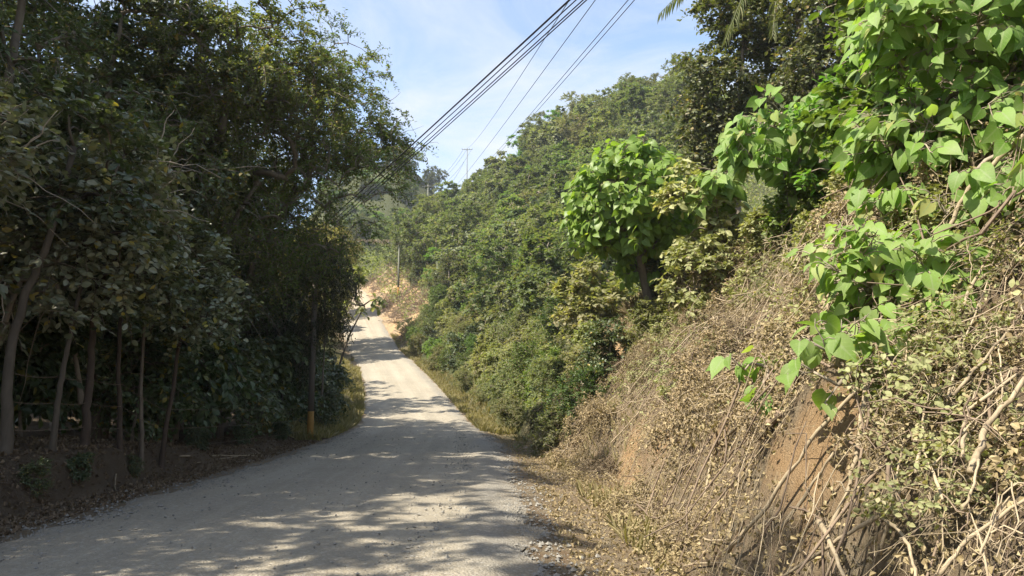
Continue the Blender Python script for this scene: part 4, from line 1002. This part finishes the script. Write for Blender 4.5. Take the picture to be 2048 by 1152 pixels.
# dry plume grass below the round tree
rg = RG(640)
K = []
for i in range(1):
    n = 260; g = Geo()
    d = norm(rg.normal(size=(n, 3)) * np.array([.55, .55, .1]) + np.array([-.15, -.1, 1.]))
    leaves(g, T_LONG, rg.normal(size=(n, 3)) * np.array([.12, .12, 0]), d, rdir(rg, n) * np.array([1, 1, .2]), .9 * (.5 + .6 * rg.random(n)), rg, .22)
    K_plume = Kind('dry_grass_clump', [('blades', g.mesh('dry_grass_clump'), M['leaf_dry'])], 'grass')
for (px, py, s, lab) in [(1285, 640, 1.0, 'reddish dry grass clump at the foot of the round tree'), (1345, 590, .85, 'dry grass clump right of the round tree trunk'), (1258, 690, .7, 'dry grass clump hanging at the top of the bare earth slip')]:
    b = hit(px, py); K_plume.put(tuple(b - np.array([0, 0, .1])), rnd.uniform(0, 6), s, lab)
# loose stones
def stones(n, seed, f, size, name, label, mat='stone'):
    rng = RG(seed); x, y = f(rng, n)
    oct_ = np.array([(1, 0, 0), (0, 1, 0), (-1, 0, 0), (0, -1, 0), (0, 0, .7), (0, 0, -.7)])
    F8 = np.array([[0, 1, 4], [1, 2, 4], [2, 3, 4], [3, 0, 4], [1, 0, 5], [2, 1, 5], [3, 2, 5], [0, 3, 5]])
    z = ground(x, y) + .015
    sz = size * (.35 + 1.3 * rng.random(n) ** 4)
    a_ = rng.random(n) * 6.28; ca, sa = np.cos(a_), np.sin(a_)
    v = oct_[None] * (1 + .35 * rng.normal(size=(n, 6, 1))) * sz[:, None, None]
    vx = v[..., 0] * ca[:, None] - v[..., 1] * sa[:, None]; vy = v[..., 0] * sa[:, None] + v[..., 1] * ca[:, None]
    Vv = np.stack([vx + x[:, None], vy + y[:, None], v[..., 2] + z[:, None]], -1).reshape(-1, 3)
    g = Geo(); g.add(Vv, [((np.arange(n) * 6)[:, None, None] + F8[None]).reshape(-1, 3)])
    return tag(link(name, g.mesh(name), M[mat]), label, 'gravel', kind='stuff')
def f_edge(rng, n):
    y = 4 + 32 * rng.random(n) ** 1.8; s = np.where(rng.random(n) < .72, 2.55 + .42 * rng.normal(size=n), -2.9 + .35 * rng.normal(size=n))
    return rx(y) + s, y
def f_all(rng, n):
    y = 4 + 40 * rng.random(n) ** 1.6; return rx(y) + (rng.random(n) * 2 - 1) * 3.0, y
stones(16000, 650, f_edge, .021, 'gravel', 'loose grey gravel along the road edges')
stones(5000, 651, f_all, .014, 'road_pebbles', 'scattered small stones on the road surface')

# ------------------------------------------------------------------ individual dry sticks
def stick(pts, r, label, mat='dry_wood', lift=.22, taper=.6, name='dry_stick'):
    P = []
    for (px, py, *l) in pts: P.append(hit(px, py, l[0] if l else lift))
    P = np.array(P); n = 5 * (len(P) - 1) + 1
    u0 = np.arange(len(P)); u = np.linspace(0, len(P) - 1, n)
    Q = np.stack([np.interp(u, u0, P[:, k]) for k in range(3)], 1)
    if len(P) > 2:
        kk = np.array([.25, .5, .25])
        for _ in range(3): Q[1:-1] = Q[:-2] * .25 + Q[1:-1] * .5 + Q[2:] * .25
    rgs = RG(int(pts[0][0] * 7 + pts[0][1])); Q[1:-1] += rgs.normal(size=(n - 2, 3)) * r * .35
    b = Q[0].copy(); g = Geo()
    tubes(g, Q - b, r * np.linspace(1, taper, n) * (1 + .12 * rgs.normal(size=n)), 7, [rgs.random()])
    o = link(name, g.mesh(name, True), M[mat]); o.location = b
    return tag(o, label, 'stick')
stick([(1638, 1043, .45), (1692, 1160, .5)], .019, 'short grey stick standing at a slant, crossed by a pale pole at the bottom edge')
stick([(1757, 1030, .35), (1660, 1092, .4), (1556, 1158, .45)], .014, 'pale smooth pole lying across the slanted grey stick at the bottom edge')
stick([(1757, 1030, .35), (1800, 1062, .35), (1826, 1110, .35), (1832, 1160, .35)], .012, 'pale bent stick running down from the end of the pale pole')
stick([(1742, 650, .4), (1732, 760, .35), (1722, 850, .3), (1702, 965, .3), (1655, 1075, .3)], .022, 'long thick pale stem running down below the sprawling heart-leaved plant')
stick([(2055, 265, .4), (1962, 350, .45), (1908, 420, .45), (1882, 500, .4), (1872, 548, .3)], .02, 'pale arching branch at the right edge below the heart leaves')
stick([(1863, 557, .4), (1758, 647, .45), (1719, 735, .4)], .013, 'pale curved stem crossing the sprawling heart-leaved plant')
stick([(1488, 490, .25), (1575, 462, .3), (1662, 424, .25)], .024, 'straight dry pole lying across the top of the brush pile')
stick([(1196, 815, .3), (1213, 829, .35), (1243, 822, .4), (1275, 793, .4), (1320, 748, .3)], .014, 'thin pale hooked twig curving above the bare orange earth')
stick([(1215, 799, .3), (1258, 806, .35), (1330, 792, .35), (1390, 775, .3)], .012, 'thin arching twig behind the hooked twig')
stick([(1109, 926, .3), (1143, 887, .35), (1160, 868, .3)], .03, 'short thick stick leaning at the foot of the bank')
stick([(1088, 903, .5), (1125, 841, .5), (1170, 771, .45), (1226, 683, .3)], .03, 'long dark pole leaning up the bank left of the earth slip', 'dry_dark')
stick([(1407, 1000, .3), (1425, 923, .3), (1421, 820, .3), (1394, 765, .25)], .016, 'nearly upright pale stem in the middle of the dry slope')
stick([(1431, 893, .3), (1490, 842, .35), (1556, 790, .3)], .016, 'straight pale stick slanting up toward the lone heart-leaf clump')
stick([(1519, 874, .3), (1538, 850, .36), (1558, 828, .42)], .04, 'short stout dark log half buried in the slope', 'dry_dark', name='fallen_log', taper=.9)
stick([(1456, 1102, .3), (1515, 1040, .3), (1620, 883, .3), (1716, 776, .35)], .02, 'long brown stem slanting up the bank to the heart-leaved plant')
stick([(1348, 1100, .15), (1390, 1068, .2), (1416, 1082, .2), (1455, 1078, .15)], .012, 'wavy brown root at the foot of the bank')
stick([(1346, 1138, .15), (1392, 1126, .2), (1455, 1125, .2), (1508, 1150, .15)], .011, 'low arching brown root near the bottom edge')
stick([(1941, 945, .3), (1969, 855, .35), (2050, 755, .35)], .022, 'thick pale stem slanting up to the right edge')
stick([(1927, 827, .35), (2034, 748, .35)], .012, 'thin straight stick beside the thick stem at the right edge')
stick([(1560, 1062, .3), (1605, 1000, .3), (1668, 905, .3)], .016, 'brown stick alongside the long stem on the bare soil')
stick([(1500, 700, .25), (1560, 640, .3), (1640, 560, .25)], .018, 'weathered stick slanting across the middle of the brush pile')
stick([(1600, 700, .25), (1640, 655, .3), (1690, 600, .25)], .04, 'thick weathered branch deep in the brush pile', 'dry_dark')
stick([(1640, 640, .25), (1690, 555, .3), (1735, 480, .25)], .025, 'brown branch in the upper brush pile below the bank top', 'dry_dark')
stick([(1415, 690, .25), (1440, 620, .3), (1470, 560, .25)], .014, 'thin stem left of the brush pile, near the dusty sapling')
stick([(1890, 700, .3), (1935, 590, .35), (1990, 480, .3)], .014, 'thin dry stem at the right edge, below the arching branch')
stick([(1960, 560, .3), (2010, 520, .3), (2055, 480, .3)], .011, 'thin twig slanting up past the right edge, mid height')
stick([(1790, 470, .3), (1815, 520, .3), (1838, 560, .3)], .012, 'short pale stick slanting down by the heart-leaved plant')
stick([(1880, 1150, .3), (1930, 1080, .3), (2050, 1000, .3)], .011, 'thin stick in the bottom right corner')
stick([(1075, 868, .3), (1068, 820, .35), (1072, 780, .3)], .02, 'slim upright dark stem at the foot of the bushes', 'dry_dark')
rgk = random.Random(99)
for i in range(34):
    px, py = rgk.uniform(1440, 1720), rgk.uniform(470, 720)
    a_ = math.radians(rgk.gauss(42, 16)); L = rgk.uniform(70, 190)
    pts = [(px - L / 2 * math.cos(a_), py + L / 2 * math.sin(a_), rgk.uniform(.15, .5)), (px + rgk.uniform(-10, 10), py + rgk.uniform(-10, 10), rgk.uniform(.25, .55)), (px + L / 2 * math.cos(a_), py - L / 2 * math.sin(a_), rgk.uniform(.15, .5))]
    o = stick(pts, rgk.uniform(.010, .024), 'dry stick slanting among the heaped cut branches of the upper right bank', ('dry_wood', 'dry_wood', 'dry_dark')[i % 3])
    o['group'] = 'heaped sticks on the upper right bank'
for i in range(22):
    px, py = rgk.uniform(1780, 2040), rgk.uniform(560, 1100)
    a_ = math.radians(rgk.gauss(72, 22)); L = rgk.uniform(90, 240)
    pts = [(px - L / 2 * math.cos(a_), py + L / 2 * math.sin(a_), rgk.uniform(.2, .45)), (px + rgk.uniform(-12, 12), py + rgk.uniform(-12, 12), rgk.uniform(.3, .55)), (px + L / 2 * math.cos(a_), py - L / 2 * math.sin(a_), rgk.uniform(.2, .5))]
    o = stick(pts, rgk.uniform(.005, .011), 'thin dry stem standing among the dusty weeds near the right edge', ('dry_wood', 'dry_wood', 'dry_dark')[i % 3])
    o['group'] = 'thin stems among the weeds near the right edge'
# cut stub on top of the bank
b = hit(1522, 458); g = Geo()
tubes(g, np.array([(0, 0, -.15), (0, 0, .2), (.01, 0, .47)]), np.array([.065, .06, .058]), 10)
o = link('cut_stump', g.mesh('cut_stump', True), M['dry_dark']); o.location = b
tag(o, 'short upright cut stump on the bank top with a pale sawn end', 'stump')
g = Geo(); tubes(g, np.array([(0, 0, .470), (0, 0, .478)]), np.array([.055, .053]), 10)
link('sawn_end', g.mesh('sawn_end'), M['dry_wood'], o)
stick([(1524, 410, .3), (1530, 388, .3), (1548, 372, .3)], .016, 'hooked reddish twig rising behind the cut stump', 'dry_dark')
# debris at the foot of the left forest
for i, (pts, r, lab) in enumerate([
    ([(360, 912), (440, 911), (528, 912)], .02, 'long pale stick lying along the left road edge'),
    ([(395, 925), (450, 916), (520, 906)], .014, 'thinner stick lying beside the long pale stick'),
    ([(338, 860, .3), (352, 880, .4), (364, 916, .1)], .012, 'pale hooked twig by the short leaning trunk'),
    ([(232, 948, .15), (229, 980, .2), (243, 998, .1)], .012, 'pale root hanging down the low earth bank'),
    ([(470, 880, .3), (500, 895, .3), (525, 910, .1)], .012, 'dry twig propped at the forest edge left of the pole'),
    ([(250, 985, .1), (290, 972, .1), (310, 970, .1)], .008, 'thin twig at the foot of the low earth bank'),
    ([(540, 860, .4), (560, 830, .5), (575, 810, .4)], .02, 'pale bent branch in the shade just left of the pole')]):
    stick(pts, r, lab, lift=.12)

# ------------------------------------------------------------------ poles and lines
def pole(name, base, h, r, label, arms=(), mat='pole', band=None, guy=False):
    root = empty(name, tuple(base), label, 'utility pole')
    g = Geo(); z0 = -.5 if not band else band
    tubes(g, np.array([(0, 0, z0), (0, 0, h * .5), (0, 0, h)]), np.array([r, r * .87, r * .72]), 12)
    link('shaft', g.mesh('pole_shaft', True), M[mat], root)
    if band:
        g = Geo(); tubes(g, np.array([(0, 0, -.5), (0, 0, .5 * band), (0, 0, band)]), np.array([r * 1.02, r * 1.02, r * 1.02]), 12)
        link('painted_base', g.mesh('painted_base', True), M['yellow'], root)
    for (z, hl, ang) in arms:
        g = Geo(); dx, dy = math.cos(ang) * hl, math.sin(ang) * hl
        tubes(g, np.array([(-dx, -dy - r, z), (dx, dy - r, z)]), np.array([.06, .06]), 4)
        link('crossarm', g.mesh('crossarm'), M[mat], root)
        for k in (-1, -.45, .45, 1):
            g = Geo(); tubes(g, np.array([(dx * k, dy * k - r, z + .04), (dx * k, dy * k - r, z + .14), (dx * k, dy * k - r, z + .26)]), np.array([.05, .075, .04]), 6)
            link('insulator', g.mesh('insulator'), M['wire'], root)
    return root
pole('utility_pole', POLE, 7.6, .115, 'dark wooden pole with a yellow painted base beside the road', band=1.05)
p2 = at(796, 612, 112.0); p2[2] = gz(p2[0], p2[1]) if abs(gz(p2[0], p2[1]) - p2[2]) < 3 else p2[2]
h2 = float(at(803, 482, 112)[2] - p2[2])
pole('utility_pole', p2, h2, .16, 'grey pole by the climbing road, its wires hung with dead vines', mat='pole_grey', band=1.4, arms=[(h2 - .5, 1.5, .3)])
p3 = at(855, 455, 165.0); p3[2] = gz(p3[0], p3[1]); h3 = float(at(855, 368, 165)[2] - p3[2]); print('p3', p3, h3)
pole('utility_pole', p3, h3, .17, 'grey pole with a crossarm standing in green bushes on the hillside', mat='pole_grey', arms=[(h3 - .6, 1.35, 0)])
p4 = at(934, 352, 160.0); p4[2] = gz(p4[0], p4[1]); h4 = float(at(934, 296, 160)[2] - p4[2]); print('p4', p4, h4)
pole('utility_pole', p4, h4, .11, 'distant pole with a small crossarm on the skyline notch', mat='pole_grey', arms=[(h4 - .4, 1.1, 0)])
def cable(A, B, r, label, sag=.1, mat='cable', name='cable', group=None, n=40, ext=0.0):
    A = np.array(A, float); B = np.array(B, float)
    B = B + (B - A) * ext
    u = np.linspace(0, 1, n)[:, None]
    P = A * (1 - u) + B * u - np.array([0, 0, 1.]) * sag * 4 * u * (1 - u)
    g = Geo(); tubes(g, P - A, np.full(n, r), 6)
    o = link(name, g.mesh(name, True), M[mat]); o.location = A
    return tag(o, label, 'cable', group)
GC = 'black cables from the yellow-based pole'
for (pa, pb, r, lab) in [((650, 447), (1123, 0), .0165, 'thickest black cable, topmost of the bundle running to the yellow-based pole'),
                         ((655, 452), (1136, 0), .010, 'black cable second from the top of the bundle'),
                         ((659, 456), (1150, 0), .0105, 'black cable third from the top of the bundle'),
                         ((662, 460), (1157, 0), .010, 'lowest black cable of the bundle running to the yellow-based pole')]:
    cable(at(*pa, 27.2), at(*pb, 11.0), r, lab, .12, ext=1.2, group=GC)
GP = 'thin power lines overhead'
for (pb, pe, lab) in [((1120, 0), (932, 298), 'thin power line crossing behind the black cables to the skyline pole'),
                      ((1169, 0), (958, 296), 'thin power line just right of the black cables'),
                      ((1231, 0), (1003, 275), 'left one of the close pair of thin power lines farthest right'),
                      ((1243, 0), (1012, 272), 'right one of the close pair of thin power lines farthest right')]:
    far_y = 160
    if pe[0] > 940: pe, far_y = (pe[0] + .32 * (pe[0] - pb[0]), pe[1] + .32 * (pe[1] - pb[1])), 205   # these go on behind the ridge
    cable(at(*pe, far_y), at(*pb, 22.0), .014, lab, 1.0, 'wire', 'power_line', GP, n=60, ext=.16)
for k, (a_, b_) in enumerate([((843, 378), (926, 300)), ((856, 372), (934, 298)), ((867, 377), (942, 301))]):
    cable(at(*a_, 165), at(*b_, 160), .022, ('left', 'middle', 'right')[k] + ' wire sagging between the hillside pole and the skyline pole', 1.6, 'wire', 'power_line', GP)
cable(at(856, 392, 165), at(930, 320, 160), .022, 'lowest sagging wire between the hillside pole and the skyline pole', 2.4, 'wire', 'power_line', GP)
GV = 'wires of the climbing road pole'
for k, (a_, b_, sg) in enumerate([((803, 484), (700, 478), .2), ((802, 490), (690, 508), 1.0), ((801, 500), (690, 524), 1.3), ((802, 487), (855, 392), 1.5)]):
    cable(at(*a_, 112), at(*b_, 112 + (0, 2, 3, 53)[k]), .028, ('vine-hung top wire', 'upper drooping wire', 'lower drooping wire', 'slack wire running up the hill')[k] + ' from the grey pole by the climbing road', sg, 'pole_grey', 'power_line', GV)
# dead vines hanging on the top wire
rg = RG(690); n = 150; u = rg.random(n)[:, None] ** .8
A, B = at(803, 480, 112), at(715, 478, 112)
p = A * (1 - u) + B * u; L = .25 + .9 * rg.random(n) * (1.2 - u[:, 0])
P = np.stack([p, p + np.stack([rg.normal(size=n) * .2, rg.normal(size=n) * .1, -.5 * L], -1), p + np.stack([rg.normal(size=n) * .35, rg.normal(size=n) * .2, -L], -1)], 1)
g = Geo(); tubes(g, P - A, np.full((n, 3), .022), 3)
o = link('dead_vine', g.mesh('dead_vine'), M['dry_wood']); o.location = A
tag(o, 'dead grey vine draped along the top wire of the climbing road pole', 'vine')

# ------------------------------------------------------------------ air
hm, ht, hout = mat_new('thin_haze')
pv = N(ht, 'ShaderNodeVolumePrincipled')
pv.inputs['Color'].default_value = (.86, .92, 1.0, 1); pv.inputs['Density'].default_value = .00032; pv.inputs['Anisotropy'].default_value = .2
ht.links.new(pv.outputs[0], hout.inputs['Volume'])
xs_, ys_, zs_ = (-520, 540), (-320, 920), (float(GZ.min()) - 1.0, float(GZ.max()) + 16.0)
HV = np.array([(x, y, z) for z in zs_ for y in ys_ for x in xs_], float)
HF = np.array([[0, 2, 3, 1], [4, 5, 7, 6], [0, 1, 5, 4], [2, 6, 7, 3], [0, 4, 6, 2], [1, 3, 7, 5]])
tag(link('haze', mesh_np('haze', HV, [HF]), hm), kind='stuff')
